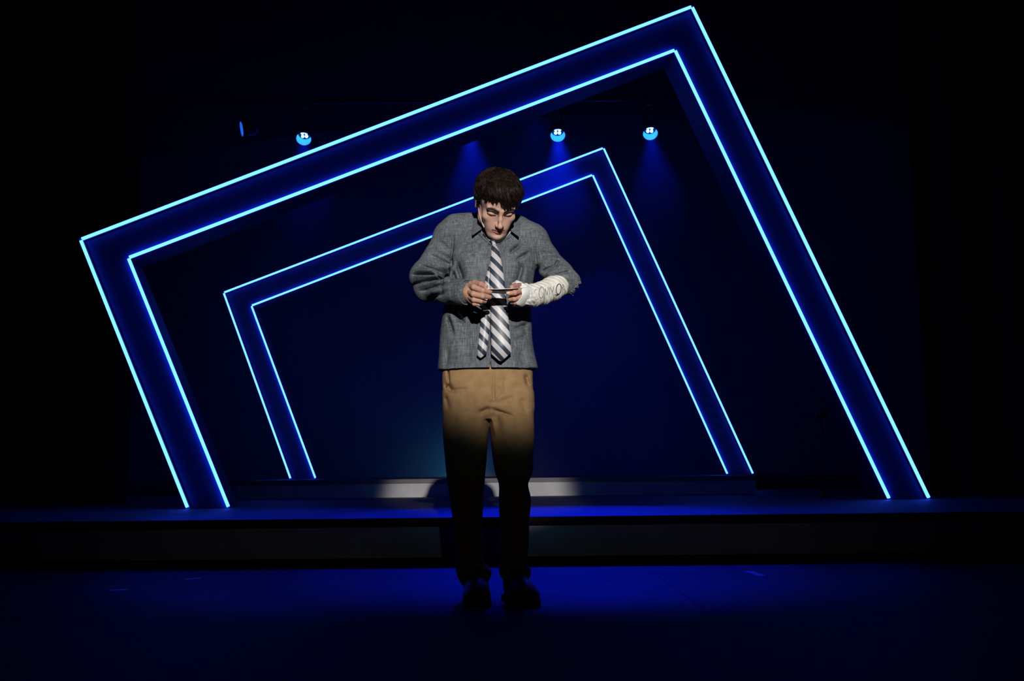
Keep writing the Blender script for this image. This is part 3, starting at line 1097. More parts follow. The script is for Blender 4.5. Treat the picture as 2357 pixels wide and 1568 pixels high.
# hem: an even edge with a small open notch at the front, hollow inside
hemz = P(1120, 850, -0.12).z
cxp = P(1128, 850, -0.12).x
hem = hemz + 0.010 * ((X - cxp) / 0.18) ** 2 - 0.004 * (X < cxp) + 0.0 * Y
inner = np.sqrt(((X - torso[-2][1]) / (torso[-2][3] - 0.012)) ** 2 + ((Y - Y_P) / (torso[-2][4] - 0.014)) ** 2) - 1
low = np.maximum(inner * 0.1, Z - (hemz + 0.022))
far = (X > P(945, 800).x) & (X < P(1250, 800).x)
sv.F = np.where(far & (Z < 1.02), np.maximum(np.maximum(sv.F, hem - Z), -low), sv.F).astype(np.float32)
nx = P(1129, 850, -0.13).x
notch = np.maximum(np.abs(X - nx) - np.clip((hemz + 0.030 - Z) * 0.16, -1, 1), Y - (Y_P - 0.05))
sv.F = np.where(Z < 1.0, np.maximum(sv.F, -notch), sv.F).astype(np.float32)
# the torn sleeve end: cut along a slanting line
pa, pc = P(1336, 650, -0.03), P(1303, 695, -0.03)
dn = np.array([pc.z - pa.z, -(pc.x - pa.x)])
dn = dn / np.linalg.norm(dn)
if dn[0] < 0:
    dn = -dn
cut = (X - pa.x) * dn[0] + (Z - pa.z) * dn[1]
sv.F = np.where((X > P(1270, 650).x), np.maximum(sv.F, cut + 0.002 * np.sin(Y * 300)), sv.F).astype(np.float32)
# opening for the neck
nk = P(1143, 520, -0.03)
sv.sub(ell((nk.x, nk.y, nk.z + 0.035), (0.066, 0.105, 0.062)), 0.006)
sv.sub(cap(P(1140, 520, -0.13), P(1135, 556, -0.13), 0.034, 0.004), 0.004)
V, Q = sv.surface()
shirt = link('shirt', np_mesh('shirt', V, Q), M['shirt'], person)
smo = shirt.modifiers.new('soften', 'SMOOTH')
smo.factor = 0.5
smo.iterations = 2
shirt_tree = BVHTree.FromPolygons([tuple(v) for v in V], [tuple(q) for q in Q])


def on_tree(tree, u, v, off=0.0, fall=-0.13):
    d = ray(u, v).normalized()
    hit = tree.ray_cast(CW, d)
    if hit[0] is None:
        return P(u, v, fall), Vector((0, -1, 0))
    return hit[0] - d * off, hit[1]


def sheet(name, grid_pts, mat, parent, thick=0.0018, label=None, sub=1):
    """a cloth surface from a grid of points, given thickness"""
    n, m = len(grid_pts), len(grid_pts[0])
    vs = [p for row in grid_pts for p in row]
    fs = [[i * m + j, i * m + j + 1, (i + 1) * m + j + 1, (i + 1) * m + j] for i in range(n - 1) for j in range(m - 1)]
    o = MB().add(vs, fs).build(name, mat, parent, True)
    s = o.modifiers.new('thick', 'SOLIDIFY')
    s.thickness = thick
    s.offset = 0
    if sub:
        d = o.modifiers.new('smooth', 'SUBSURF')
        d.levels = sub
        d.render_levels = sub
    return o


def px_sheet(rows, nj=7):
    """rows of (u0,v0,dy0, u1,v1,dy1): straight strips between two edges"""
    out = []
    for (u0, v0, d0, u1, v1, d1) in rows:
        out.append([P(u0 + (u1 - u0) * j / nj, v0 + (v1 - v0) * j / nj, d0 + (d1 - d0) * j / nj) for j in range(nj + 1)])
    return out


# collar: a leaf each side, folded down from the stand round the neck
sheet('collar', px_sheet([(1097, 484, 0.010, 1094, 489, 0.020), (1101, 497, -0.040, 1090, 503, -0.030), (1106, 510, -0.075, 1087, 522, -0.075), (1112, 526, -0.100, 1085, 545, -0.112)]),
      M['collar'], shirt, 0.0035)
sheet('collar', px_sheet([(1190, 490, 0.015, 1200, 500, 0.020), (1187, 504, -0.040, 1199, 512, -0.030), (1182, 516, -0.075, 1196, 528, -0.075), (1174, 531, -0.100, 1196, 548, -0.112)]),
      M['collar'], shirt, 0.0035)
# the stand band under the leaves
st = []
for i in range(13):
    a = math.pi * (0.5 + 2.0 * (i / 12) * 0.5 - 0.5)
    # from the right front round the back to the left front
    t = i / 12 * 2 * math.pi * 0.86 - math.pi * 0.86
    px_, py_ = math.sin(t), math.cos(t)
    c = P(1145, 522, -0.02)
    z0 = c.z - 0.035 + 0.055 * (py_ + 1) / 2
    st.append([(c.x + 0.062 * px_, c.y + 0.085 * py_, z0), (c.x + 0.060 * px_, c.y + 0.083 * py_, z0 + 0.034)])
sheet('collar_stand', st, M['collar'], shirt, 0.003)
# front edges of the opened neck and the placket running down to the hem
sheet('placket', [[on_tree(shirt_tree, u, v, 0.003)[0] for u in np.linspace(a, c, 4)] for v, a, c in
                  ((561, 1122, 1131), (600, 1122, 1132), (640, 1120, 1131), (690, 1119, 1130), (740, 1118, 1130), (790, 1117, 1130), (835, 1116, 1129), (849, 1115, 1128))], M['shirt'], shirt, 0.0022)
for a, c in (((1100, 530), (1132, 558)), ((1178, 536), (1140, 558))):
    g = []
    for i in range(7):
        t = i / 6
        u, v = a[0] + (c[0] - a[0]) * t, a[1] + (c[1] - a[1]) * t
        p, n_ = on_tree(shirt_tree, u, v + 3, 0.004, -0.12)
        p2, n2 = on_tree(shirt_tree, u, v + 9, 0.004, -0.12)
        g.append([p, p2])
    sheet('placket_edge', g, M['collar'], shirt, 0.003)
# cuff of the buttoned sleeve
cu = MB()
ring = []
a0, a1 = Vector(T(1047, 671, -0.192, 1)[0]), Vector(T(1075, 672.5, -0.246, 1)[0])
ax = (a1 - a0).normalized()
sx_ = ax.cross(Vector((0, 0, 1))).normalized()
sz_ = sx_.cross(ax).normalized()
prof = [(0.0, 28.6), (0.04, 29.6), (0.5, 29.3), (0.95, 28.2), (1.0, 27.4), (0.97, 25.5), (0.6, 25.0)]
vs, fs = [], []
NN = 36
for t, rr in prof:
    for k in range(NN):
        an = 2 * math.pi * k / NN
        wob = 1 + 0.02 * math.sin(3 * an + 1) + 0.012 * math.sin(7 * an)
        vs.append(a0 + (a1 - a0) * t + (sx_ * math.cos(an) * 0.86 + sz_ * math.sin(an)) * (rr * PX * wob))
for i in range(len(prof) - 1):
    for k in range(NN):
        fs.append([i * NN + k, i * NN + (k + 1) % NN, (i + 1) * NN + (k + 1) % NN, (i + 1) * NN + k])
cuff = cu.add(vs, fs).build('cuff', M['collar'], shirt, True)
# frayed threads on the torn sleeve
fr = MB()
rg = random.Random(9)
for i in range(60):
    t = rg.random() ** 1.5 * 0.7
    q_ = pa.lerp(pc, t) + Vector((0, rg.uniform(-0.04, 0.012), 0))
    nr = shirt_tree.find_nearest(q_)
    base = nr[0]
    out = Vector((dn[0], 0, dn[1]))
    e = base + out * rg.uniform(0.001, 0.006) + Vector((rg.uniform(-1, 1), rg.uniform(-1, 1), rg.uniform(-1, 1))) * 0.003
    mid = base.lerp(e, 0.5) + Vector((rg.uniform(-1, 1), rg.uniform(-1, 1), rg.uniform(-1, 1))) * 0.002
    fr.tube([base - out * 0.006, mid, e], [0.0005, 0.0004, 0.0003], 4)
fr.build('frayed_edge', M.setdefault('thread', new_mat('pale_threads', (0.42, 0.44, 0.46), 0.9, 0.1)), shirt)

# --- trousers
tv = Vol((-0.30, Y_P - 0.16, 0.015), (0.14, Y_P + 0.17, 0.985), 0.0045)
tv.add(loft(rows_px([(815, 1021, 1224, 0.105), (850, 1019, 1226, 0.108), (890, 1019, 1227, 0.112), (925, 1019, 1229, 0.108), (948, 1024, 1226, 0.095), (966, 1050, 1200, 0.07)]), 2.6))
tv.add(loft(rows_px([(905, 1021, 1122, 0.098), (940, 1019, 1124, 0.098), (990, 1020, 1125, 0.092), (1050, 1024, 1121, 0.086), (1100, 1029, 1118, 0.080), (1150, 1036, 1113, 0.074), (1200, 1042, 1112, 0.070, 0.005),
                     (1260, 1047, 1113, 0.068, 0.012), (1295, 1048, 1116, 0.068, 0.015), (1315, 1050, 1131, 0.070, 0.012), (1333, 1056, 1128, 0.072, 0.008), (1345, 1064, 1120, 0.070, 0.008)]), 2.4), 0.012)
tv.add(loft(rows_px([(905, 1128, 1227, 0.098), (940, 1127, 1229, 0.098), (990, 1128, 1229, 0.092), (1050, 1134, 1228, 0.086), (1088, 1139, 1227, 0.082), (1116, 1148, 1216, 0.074), (1145, 1149, 1221, 0.074), (1200, 1150, 1219, 0.068, 0.005),
                     (1260, 1151, 1217, 0.066, 0.012), (1295, 1150, 1214, 0.066, 0.015), (1318, 1149, 1222, 0.070, 0.012), (1334, 1157, 1217, 0.072, 0.008), (1345, 1163, 1210, 0.070, 0.008)]), 2.4), 0.012)
ripple(tv, 0.0016, 40.0, 5)
creases(tv, [
    (1102, 950, 1128, 940, 5, 0.010), (1130, 941, 1180, 958, 3.5, 0.008), (1124, 928, 1150, 926, 5, 0.004), (1148, 926, 1186, 914, 6, 0.004), (1135, 888, 1136, 922, 4, 0.003),
    (1137, 852, 1137, 925, 2.2, 0.003), (1162, 856, 1162, 900, 2.0, 0.002), (1162, 900, 1140, 924, 2.0, 0.002), (1150, 885, 1162, 906, 4, -0.003), (1025, 880, 1040, 900, 6, 0.007), (1036, 900, 1078, 896, 5, 0.004), (1030, 850, 1032, 880, 2.5, 0.006), (1024, 910, 1032, 940, 5, 0.004),
    (1210, 860, 1216, 885, 5, 0.005), (1200, 915, 1212, 950, 8, 0.004), (1132, 960, 1140, 1000, 3, -0.003), (1140, 940, 1150, 990, 6, 0.003), (1160, 966, 1170, 1040, 8, -0.003),
    (1060, 960, 1066, 1060, 10, -0.004), (1090, 1070, 1110, 1090, 6, 0.004), (1150, 1108, 1214, 1112, 6, 0.006), (1052, 1300, 1110, 1308, 6, 0.006), (1156, 1304, 1212, 1300, 6, 0.006), (1060, 1322, 1118, 1324, 5, -0.004),
], Y_P)
V, Q = tv.surface()
trousers = link('trousers', np_mesh('trousers', V, Q), M['trousers'], person)
tr_tree = BVHTree.FromPolygons([tuple(v) for v in V], [tuple(q) for q in Q])
for pts in (((1029, 852), (1030, 868), (1032, 882), (1026, 892)), ((1214, 852), (1217, 868), (1221, 884))):
    MB().tube([on_tree(tr_tree, u, v, 0.0, -0.08)[0] for u, v in pts], 0.0014, 6).build('pocket_edge', M['trousers'], trousers, True)

# --- shoes
def shoe(cx, rz, name):
    c = Vector((cx, Y_P - 0.055, 0))
    Rm = np.array(Matrix.Rotation(rz, 3, 'Z'))
    v1 = Vol((-0.07, -0.19, -0.004), (0.07, 0.14, 0.15), 0.0035)
    v1.add(ell((0, -0.105, 0.032), (0.050, 0.066, 0.040)))
    v1.add(ell((0, -0.04, 0.045), (0.047, 0.09, 0.050)), 0.03)
    v1.add(ell((0, 0.05, 0.055), (0.041, 0.075, 0.060)), 0.03)
    v1.add(cap((0, 0.015, 0.06), (0, 0.045, 0.12), 0.042, 0.040), 0.02)
    X, Y, Z = v1.grid()
    v1.F = np.maximum(v1.F, 0.016 - Z).astype(np.float32)
    v1.F = np.maximum(v1.F, (Z - 0.125)).astype(np.float32)
    V, Q = v1.surface()
    wv = lambda A: np.asarray(A) @ Rm.T + np.array(c)
    sh = link(name, np_mesh(name, wv(V), Q), M['shoe'], person)
    v2 = Vol((-0.08, -0.20, -0.004), (0.08, 0.15, 0.04), 0.003)
    v2.add(ell((0, -0.10, 0.01), (0.055, 0.074, 0.06)))
    v2.add(ell((0, 0.06, 0.01), (0.046, 0.078, 0.06)), 0.05)
    X, Y, Z = v2.grid()
    v2.F = np.maximum(np.maximum(v2.F, -Z + 0.0005), Z - 0.024 - 0.05 * np.clip(-0.12 - Y, 0, 1) ).astype(np.float32)
    V, Q = v2.surface()
    link('sole', np_mesh('sole', wv(V), Q), M['sole'], sh)
    for i in range(4):
        y = -0.075 + i * 0.024
        zt = 0.083 + i * 0.009
        pts = [wv([[s * 0.026, y + 0.006 * s, zt - 0.011 * abs(s) ** 2]])[0] for s in (-1, -0.5, 0, 0.5, 1)]
        MB().tube(pts, 0.0028, 6).build('lace', M['shoe'], sh, True)
    pts = [wv([[0.004, -0.05, 0.097]])[0]]
    return sh


s1 = shoe(on_z(1097, 1385, 0.0).x, math.radians(3), 'shoe')
s2 = shoe(on_z(1196, 1385, 0.0).x - 0.006, math.radians(16), 'shoe')

# --- hair
hc = Vol((-0.12, -0.15, -0.11), (0.12, 0.16, 0.16), 0.0026)
hc.add(ell((0, 0.016, 0.036), (0.089, 0.102, 0.090)))
hc.add(ell((0.004, -0.045, 0.062), (0.070, 0.058, 0.056)), 0.02)
X, Y, Z = hc.grid()
line = np.interp(Y.ravel(), [-0.13, -0.085, -0.055, -0.02, 0.0, 0.03, 0.06, 0.12], [0.070, 0.066, 0.044, 0.018, 0.010, 0.006, -0.045, -0.06]).reshape(Y.shape)
r_ = np.random.default_rng(2)
for i in range(14):
    k = r_.normal(size=3) * 70
    hc.F += (0.0014 * np.sin(X * k[0] + Y * k[1] + Z * k[2] + r_.uniform(0, 6))).astype(np.float32)
hc.F = np.maximum(hc.F, line - Z).astype(np.float32)
V, Q = hc.surface()
hair = link('hair', np_mesh('hair', to_world(V), Q), M['hair'], person)
full_cap = Vol((-0.12, -0.15, -0.11), (0.12, 0.16, 0.16), 0.004)
full_cap.add(ell((0, 0.016, 0.036), (0.089, 0.102, 0.090)))
full_cap.add(ell((0.004, -0.045, 0.062), (0.070, 0.058, 0.056)), 0.02)
Vc, Qc = full_cap.surface()
cap_tree = BVHTree.FromPolygons([tuple(v) for v in Vc], [tuple(q) for q in Qc])
# locks: tapered strands that run from the crown over the cap and end in a ragged fringe
lk = MB()
rg = random.Random(21)
crown = Vector((0.012, 0.052, 0.10)).normalized()
e1 = crown.cross(Vector((1, 0, 0))).normalized()
e2 = crown.cross(e1).normalized()


def scalp(dirv, lift):
    """point on the hair cap in a given direction from the skull centre"""
    c = Vector((0, 0.010, 0.036))
    hit = cap_tree.ray_cast(c + dirv * 0.3, -dirv)
    p = hit[0] if hit[0] is not None else c + dirv * 0.09
    return p + dirv * lift


locks = []
clumps = []
for i in range(210):
    clumps.append((rg.uniform(0, 2 * math.pi), (rg.random() ** 0.6) * 1.7, rg.uniform(0.5, 0.95), rg.gauss(0.25, 0.45), rg.gauss(0, 0.30), abs(rg.gauss(0.002, 0.0045)), rg.uniform(0.05, 0.11)))
for i in range(3000):
    cphi, cth, ln, swirl, bend, lift1, spread = clumps[i % len(clumps)]
    jx, jy = rg.gauss(0, 1), rg.gauss(0, 1)
    phi = cphi + jx * spread / max(0.35, math.sin(cth))
    th0 = max(0.02, cth + jy * spread)
    swirl -= jx * spread * 0.9
    ln = ln * rg.uniform(0.85, 1.05)
    lift0 = rg.uniform(-0.001, 0.003)
    pts = []
    for k in range(7):
        t = k / 6
        th = th0 + ln * t
        ph = phi + swirl * t * 0.6 + bend * t * t
        d = crown * math.cos(th) + (e1 * math.cos(ph) + e2 * math.sin(ph)) * math.sin(th)
        p = scalp(d, lift0 + lift1 * t * t + 0.0018 * math.sin(4 * t + phi * 9))
        pts.append(p)
    e = pts[-1]
    # hairline: where a lock may end
    if e.y < -0.035:
        lim = 0.068 + rg.uniform(-0.006, 0.008)
        if e.x > 0.02:
            lim = 0.040 + rg.uniform(-0.006, 0.008)
    elif e.y < 0.005:
        lim = -0.022 + rg.uniform(-0.006, 0.012) if e.y > -0.022 else 0.012 + rg.uniform(-0.006, 0.008)
    elif e.y < 0.035:
        lim = 0.012
    else:
        lim = -0.065
    cutn = 7
    for k in range(7):
        if pts[k].z < lim:
            cutn = k
            break
    if cutn < 4:
        continue
    pts = pts[:cutn]
    locks.append(pts)
    w = rg.uniform(0.0032, 0.0060)
    m = len(pts)
    lk.tube([Vector(to_world(np.array([p]))[0]) for p in pts], [w * (0.55 + 0.45 * math.sin(math.pi * min(1, j / (m - 1) + 0.25))) * (1 - 0.85 * (j / (m - 1)) ** 3) for j in range(m)], 5, 0.5)
# the fringe that falls over the brow, swept to one side
fr_cl = [(-0.064, 0.038, -0.006), (-0.052, 0.056, 0.000), (-0.038, 0.052, 0.004), (-0.026, 0.060, 0.002), (0.000, 0.050, 0.012), (0.010, 0.038, 0.014), (0.022, 0.035, 0.014), (0.034, 0.035, 0.012), (0.046, 0.035, 0.010), (0.058, 0.030, 0.006), (-0.044, 0.060, 0.006), (0.028, 0.048, 0.016), (0.010, 0.058, 0.012)]
for i in range(520):
    xc, zc, sw = fr_cl[i % len(fr_cl)]
    jx = rg.gauss(0, 0.0060)
    x0 = xc - sw + jx * 1.3
    r0 = Vector((x0 * 0.85 - 0.006, -0.050 + rg.uniform(-0.02, 0.02), 0.106 + rg.uniform(-0.012, 0.004)))
    xe = xc + jx * 0.45
    ze = zc + rg.uniform(-0.004, 0.009) + abs(jx) * 0.6
    ye = -0.110 + 9.0 * xe * xe + rg.uniform(-0.004, 0.003)
    pts = []
    for k in range(7):
        t = k / 6
        z_ = r0.z + (ze - r0.z) * t ** 1.3
        x_ = r0.x + (xe - r0.x) * t
        yy = r0.y + (ye - r0.y) * min(1.0, math.sin(t * math.pi * 0.5) * 1.04) - 0.008 * math.sin(math.pi * t)
        pts.append(Vector((x_, yy, z_)))
    w = rg.uniform(0.0022, 0.0040)
    lk.tube([Vector(to_world(np.array([p]))[0]) for p in pts], [w * (0.6 + 0.4 * math.sin(math.pi * min(1, j / 6 + 0.3))) * (1 - 0.85 * (j / 6) ** 2.2) for j in range(7)], 4, 0.6)
lk.build('hair_locks', M['hair'], hair, True)

# --- headset microphone
mp_ = []
for u, v, o_ in ((1100, 470, 0.006), (1102, 486, 0.006), (1104.5, 498, 0.006), (1108, 509, 0.006), (1112, 518, 0.006), (1114.5, 523.5, 0.006)):
    d = ray(u, v).normalized()
    hit = head_tree.ray_cast(CW, d)
    if hit[0] is not None:
        mp_.append(hit[0] - d * o_)
    else:
        nr = head_tree.find_nearest(P(u, v, -0.10))
        dist = (nr[0] - CW).dot(d)
        mp_.append(CW + d * dist)
ml = MB().tube(mp_, [0.0013, 0.0013, 0.0014, 0.0017, 0.0022, 0.0030], 8)
mic = ml.build('headset_microphone', M['mic'], person, True)
mic['label'] = 'thin beige headset microphone along the cheek'

# --- tie
M['tie'] = new_mat('striped_silk', (0.6, 0.6, 0.62), 0.42, 0.4)
nt = M['tie'].node_tree
N, L = nt.nodes, nt.links
tc = N.new('ShaderNodeUVMap')
tc.uv_map = 'UVMap'
sp = N.new('ShaderNodeSeparateXYZ')
L.new(tc.outputs['UV'], sp.inputs[0])
ad = N.new('ShaderNodeMath')
ad.operation = 'MULTIPLY_ADD'
ad.inputs[1].default_value = -1.12
L.new(sp.outputs['X'], ad.inputs[0])
L.new(sp.outputs['Y'], ad.inputs[2])
fr_ = N.new('ShaderNodeMath')
fr_.operation = 'FRACT'
dv = N.new('ShaderNodeMath')
dv.operation = 'DIVIDE'
dv.inputs[1].default_value = 0.0505
L.new(ad.outputs[0], dv.inputs[0])
L.new(dv.outputs[0], fr_.inputs[0])
cr = N.new('ShaderNodeValToRGB')
cr.color_ramp.interpolation = 'CONSTANT'
cr.color_ramp.elements[0].color = (0.50, 0.50, 0.53, 1)
cr.color_ramp.elements[1].color = (0.030, 0.042, 0.066, 1)
cr.color_ramp.elements[1].position = 0.53
L.new(fr_.outputs[0], cr.inputs['Fac'])
L.new(cr.outputs['Color'], N['Principled BSDF'].inputs['Base Color'])


def tie_blade(name, rows, parent, thick, tip):
    """rows: (v, u_left, u_right, dy)"""
    nj = 8
    vs, uv, fs = [], [], []
    for (v, ul, ur, dy) in rows:
        for j in range(nj + 1):
            t = j / nj
            u = ul + (ur - ul) * t
            vv = v
            if tip and v == rows[-1][0]:
                vv = v + tip * (1 - abs(2 * t - 1)) * 1.0 + (3 if t < 0.5 else 0)
            p = P(u, vv, dy - 0.006 * math.sin(math.pi * t))
            vs.append(p)
            uv.append((p.x, -p.z))
    m = nj + 1
    for i in range(len(rows) - 1):
        for j in range(nj):
            fs.append([i * m + j, i * m + j + 1, (i + 1) * m + j + 1, (i + 1) * m + j])
    b = MB().add(vs, fs)
    me = b.mesh(name, True)
    ul_ = me.uv_layers.new(name='UVMap')
    for lp in me.loops:
        ul_.data[lp.index].uv = uv[lp.vertex_index]
    o = link(name, me, M['tie'], parent)
    s = o.modifiers.new('thick', 'SOLIDIFY')
    s.thickness = thick
    s.offset = 0
    return o


tie = tie_blade('tie', [(563, 1133, 1140.5, -0.122), (577, 1131, 1148, -0.130), (600, 1129, 1153.5, -0.142), (630, 1128, 1158.5, -0.158), (670, 1128.5, 1163.5, -0.158), (710, 1129, 1168, -0.158),
                        (750, 1130, 1171.5, -0.160), (790, 1131, 1175.5, -0.164), (812, 1131, 1177, -0.166)], person, 0.004, 20)
tie['label'] = 'loosened silver and navy striped necktie'
tie_blade('tail', [(608, 1128, 1132, -0.140), (622, 1122.5, 1131, -0.144), (640, 1118, 1131, -0.146), (680, 1112.5, 1130, -0.146), (720, 1108, 1129.5, -0.147), (760, 1104.5, 1127, -0.150), (800, 1100, 1121, -0.154), (815, 1098, 1119, -0.155)], tie, 0.004, 8)
kn = P(1136, 558, -0.120)
vs, fs, uv = [], [], []
K = 16
for i, (v, hw, hd) in enumerate(((550, 5.0, 4.0), (552, 6.6, 6.0), (557, 5.8, 6.5), (562, 4.6, 6.0), (567, 4.0, 5.0), (569, 2.6, 3.0))):
    c = P(1136.6 + 0.05 * (v - 550), v, -0.120)
    for k in range(K):
        an = 2 * math.pi * k / K
        vs.append(c + Vector((math.cos(an) * hw * PX, math.sin(an) * hd * PX, 0)))
        uv.append((vs[-1].x * 0.6, -vs[-1].z * 1.1 + 0.008))
for i in range(5):
    for k in range(K):
        fs.append([i * K + k, i * K + (k + 1) % K, (i + 1) * K + (k + 1) % K, (i + 1) * K + k])
fs += [list(range(K)), [5 * K + k for k in range(K)][::-1]]
me = MB().add(vs, fs).mesh('knot', True)
ul_ = me.uv_layers.new(name='UVMap')
for lp in me.loops:
    ul_.data[lp.index].uv = uv[lp.vertex_index]
link('knot', me, M['tie'], tie)
# the loop of the tie running up under the collar
for pts in (((1133, 556, -0.116), (1124, 549, -0.108), (1112, 538, -0.094), (1104, 526, -0.07)), ((1140, 556, -0.116), (1152, 552, -0.108), (1168, 541, -0.094), (1180, 528, -0.07))):
    g = []
    for u, v, dy in pts:
        p = P(u, v, dy)
        g.append([p + Vector((0, 0, 0.008)), p - Vector((0, -0.004, 0.008))])
    o = sheet('neck_loop', g, M['tie'], tie, 0.003)
    me = o.data
    ul_ = me.uv_layers.new(name='UVMap')
    for lp in me.loops:
        c_ = me.vertices[lp.vertex_index].co
        ul_.data[lp.index].uv = (-c_.x * 0.8, -c_.z * 0.8)

# --- the plaster cast on the other arm
cv = Vol((P(1165, 700).x - 0.02, Y_P - 0.31, P(1200, 725).z), (P(1325, 700).x, Y_P + 0.02, P(1200, 615).z), 0.0022)
C = [T(1208, 683, -0.212, 23.5), T(1226, 680, -0.185, 24.5), T(1248, 675, -0.150, 25.0), T(1272, 664, -0.112, 27.0), T(1284, 659, -0.095, 25.0)]
chain(cv, C, 0.012)
X, Y, Z = cv.grid()
c0, c1 = np.array(C[0][0]), np.array(C[-1][0])
axn = (c1 - c0) / np.linalg.norm(c1 - c0)
s_ax = (X - c0[0]) * axn[0] + (Y - c0[1]) * axn[1] + (Z - c0[2]) * axn[2]
lowm = np.clip((0.02 - (Z - (c0[2] + s_ax * axn[2]))) / 0.05, 0.15, 1.0)
ph = s_ax * 2 * math.pi / 0.0125 + (Z * 330) + 1.4 * np.sin(Z * 70 + X * 40)
cv.F += ((0.0011 + 0.0009 * np.sin(s_ax * 95 + Z * 60)) * lowm * np.sin(ph) + 0.0010 * np.sin(ph * 0.43 + 1.0) + 0.0006 * np.sin(Z * 330 + s_ax * 150)).astype(np.float32)
cv.F = np.maximum(cv.F, -0.012 - s_ax).astype(np.float32)
V, Q = cv.surface()
cast = link('arm_cast', np_mesh('arm_cast', V, Q), M['gauze'], person)
cast['label'] = 'white plaster arm cast with a name written in marker'
cast_tree = BVHTree.FromPolygons([tuple(v) for v in V], [tuple(q) for q in Q])
# cotton padding flaring out round the hand
gv = Vol((P(1160, 700).x - 0.02, Y_P - 0.33, P(1200, 725).z), (P(1240, 700).x, Y_P - 0.10, P(1200, 630).z), 0.0019)
gv.add(cap(T(1203, 681, -0.222, 1)[0], T(1220, 680, -0.200, 1)[0], 28.5 * PX, 25.0 * PX))
gv.add(cap(T(1190, 660, -0.205, 1)[0], T(1207, 664, -0.205, 1)[0], 13 * PX, 12 * PX), 0.008)
gv.add(cap(T(1180, 664, -0.215, 1)[0], T(1192, 658, -0.21, 1)[0], 5 * PX, 11 * PX), 0.006)
gv.add(cap(T(1190, 699, -0.245, 1)[0], T(1204, 696, -0.238, 1)[0], 6 * PX, 10 * PX), 0.006)
gv.add(cap(T(1200, 704, -0.225, 1)[0], T(1212, 700, -0.220, 1)[0], 4 * PX, 8 * PX), 0.006)
X, Y, Z = gv.grid()
hx = np.array(T(1196, 682, -0.27, 1)[0])
gv.sub(ell(T(1180, 681, -0.285, 1)[0], (22 * PX, 0.085, 19 * PX)), 0.004)
gv.F += (0.0012 * np.sin(X * 260 + Z * 190 + 2 * np.sin(Z * 90)) + 0.0008 * np.sin(Z * 420 - X * 120)).astype(np.float32)
sg = (X - c0[0]) * axn[0] + (Y - c0[1]) * axn[1] + (Z - c0[2]) * axn[2]
gv.F = np.maximum(gv.F, sg - 0.010).astype(np.float32)
V, Q = gv.surface()
pad = link('padding', np_mesh('padding', V, Q), M['padding'], cast)
pad_tree = BVHTree.FromPolygons([tuple(v) for v in V], [tuple(q) for q in Q])
# folded flap of padding over the fingers
fl = []
for (ua, va, da), (ub, vb, db) in zip(((1197, 663, -0.290), (1202, 672, -0.305), (1201, 682, -0.300), (1194, 691, -0.290), (1183, 700, -0.272)), ((1222, 657, -0.232), (1228, 668, -0.232), (1229, 681, -0.230), (1222, 695, -0.232), (1202, 708, -0.240))):
    fl.append([P(ua + (ub - ua) * t, va + (vb - va) * t, da + (db - da) * t - 0.012 * math.sin(math.pi * t)) for t in np.linspace(0, 1, 7)])
sheet('flap', fl, M['padding'], cast, 0.003)
# its creases
for pts in (((1206, 670), (1213, 676), (1218, 684), (1214, 692), (1204, 698), (1190, 700)), ((1210, 672), (1216, 676), (1219, 682))):
    MB().tube([on_tree(pad_tree, u, v, 0.0008, -0.27)[0] for u, v in pts], [0.0010, 0.0018, 0.0022, 0.0022, 0.0016, 0.0008][:len(pts)], 6).build('fold', M['padding'], cast, True)
# the hand-written name
Z0 = (1140, 590, 11.22)


def zp(x, y):
    return Z0[0] + x / Z0[2], Z0[1] + y / Z0[2]


def ring_pts(cx, cy, rx, ry, tilt, n=22):
    out = []
    for i in range(n + 1):
        a = 2 * math.pi * i / n
        x, y = rx * math.cos(a), ry * math.sin(a)
        out.append((cx + x * math.cos(tilt) - y * math.sin(tilt), cy + x * math.sin(tilt) + y * math.cos(tilt)))
    return out


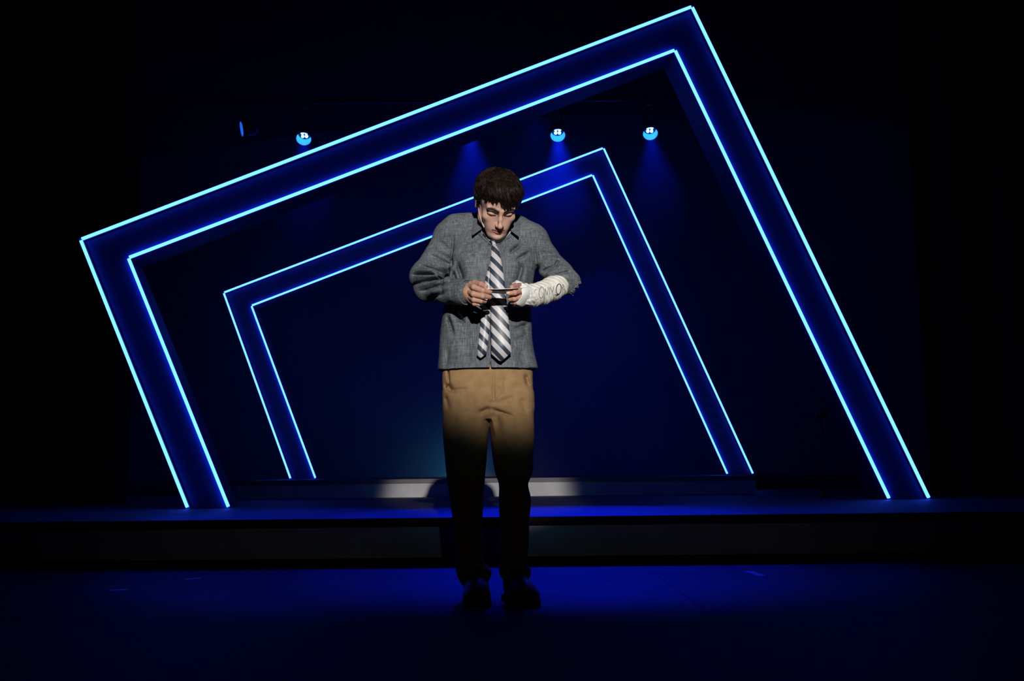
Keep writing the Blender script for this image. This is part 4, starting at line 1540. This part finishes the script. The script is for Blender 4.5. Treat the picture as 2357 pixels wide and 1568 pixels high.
strokes = [
    ([(1075, 880), (1045, 850), (1020, 880), (1008, 960), (1015, 1060), (1035, 1118), (1065, 1132), (1108, 1085)], 5),
    (ring_pts(1192, 938, 66, 142, 0.10), 6),
    ([(1262, 1090), (1290, 960), (1285, 835), (1320, 930), (1338, 1000), (1362, 880), (1378, 780)], 6),
    ([(1395, 990), (1400, 900), (1412, 795), (1440, 850), (1472, 935), (1498, 850), (1515, 765)], 6),
    (ring_pts(1635, 850, 62, 135, 0.12), 11),
    ([(1535, 985), (1585, 1000), (1630, 960), (1560, 1030), (1640, 985)], 7),
    ([(1738, 920), (1728, 830), (1722, 745), (1762, 738), (1770, 775), (1738, 812), (1775, 880)], 6),
]
lt = MB()
for pts, w in strokes:
    dense = []
    for (xa, ya), (xb, yb) in zip(pts[:-1], pts[1:]):
        n = max(2, int(math.hypot(xb - xa, yb - ya) / 14))
        dense += [(xa + (xb - xa) * i / n, ya + (yb - ya) * i / n) for i in range(n)]
    dense.append(pts[-1])
    line_ = []
    for q in dense:
        u, v = zp(*q)
        p, n_ = on_tree(cast_tree, u, v, 0.0, -0.15)
        line_.append(p + n_ * 0.0002)
    lt.tube(line_, w / Z0[2] * PX * 1.0, 5)
o = lt.build('lettering', M['ink'], cast, True)
o['label'] = 'black marker lettering reading CONNOR'

# ------------------------------------------------------------------ the letter in the hands
lr = root('letter', P(1155, 668, -0.32), 'folded white paper letter held between both hands of the person', 'letter')
# top leaf, slightly bowed
rows = []
for i in range(5):
    t = i / 4
    row = []
    for j in range(13):
        s = j / 12
        u0, v0 = 1113 + (1194 - 1113) * s, 664.2 - 2.6 * s + 1.6 * math.sin(math.pi * s)
        u1, v1 = 1126 + (1188 - 1126) * s, 670.5 + 5.0 * s - 1.0 * s * s
        back, front = P(u0, v0, -0.325), P(u1, v1, -0.225)
        q = front.lerp(back, 1 - max(0.0, i - 1) / 3)
        if i == 0:
            q = q + Vector((0, -0.0015, -0.0030))
        row.append(q)
    rows.append(row)
sheet('page', rows, M['paper'], lr, 0.0008)
rows = []
for i in range(4):
    t = i / 3
    rows.append([P(1122 + 66 * s, 667.0 + 1.5 * s, -0.312).lerp(P(1130 + 56 * s, 673.5 + 4.2 * s, -0.226), t) - Vector((0, 0, 0.0022)) for s in np.linspace(0, 1, 8)])
sheet('folded_page', rows, M['paper'], lr, 0.0008)

# ------------------------------------------------------------------ thin stage haze round the lamps and the rear frame
hz = bpy.data.materials.new('stage_haze')
hz.use_nodes = True
nt = hz.node_tree
nt.nodes.remove(nt.nodes['Principled BSDF'])
vsn = nt.nodes.new('ShaderNodeVolumeScatter')
vsn.inputs['Density'].default_value = 0.02
vsn.inputs['Anisotropy'].default_value = 0.3
nt.links.new(vsn.outputs[0], nt.nodes['Material Output'].inputs['Volume'])
hazebox = MB().box((-4.6, 9.1, Z_STEP2 + 0.003), (4.6, Y_BACK - 0.01, 5.6)).build('stage_haze', hz)
hazebox['kind'] = 'stuff'
hazebox['label'] = 'thin blue-lit haze hanging round the rear frame and lamps'
hazebox['category'] = 'haze'
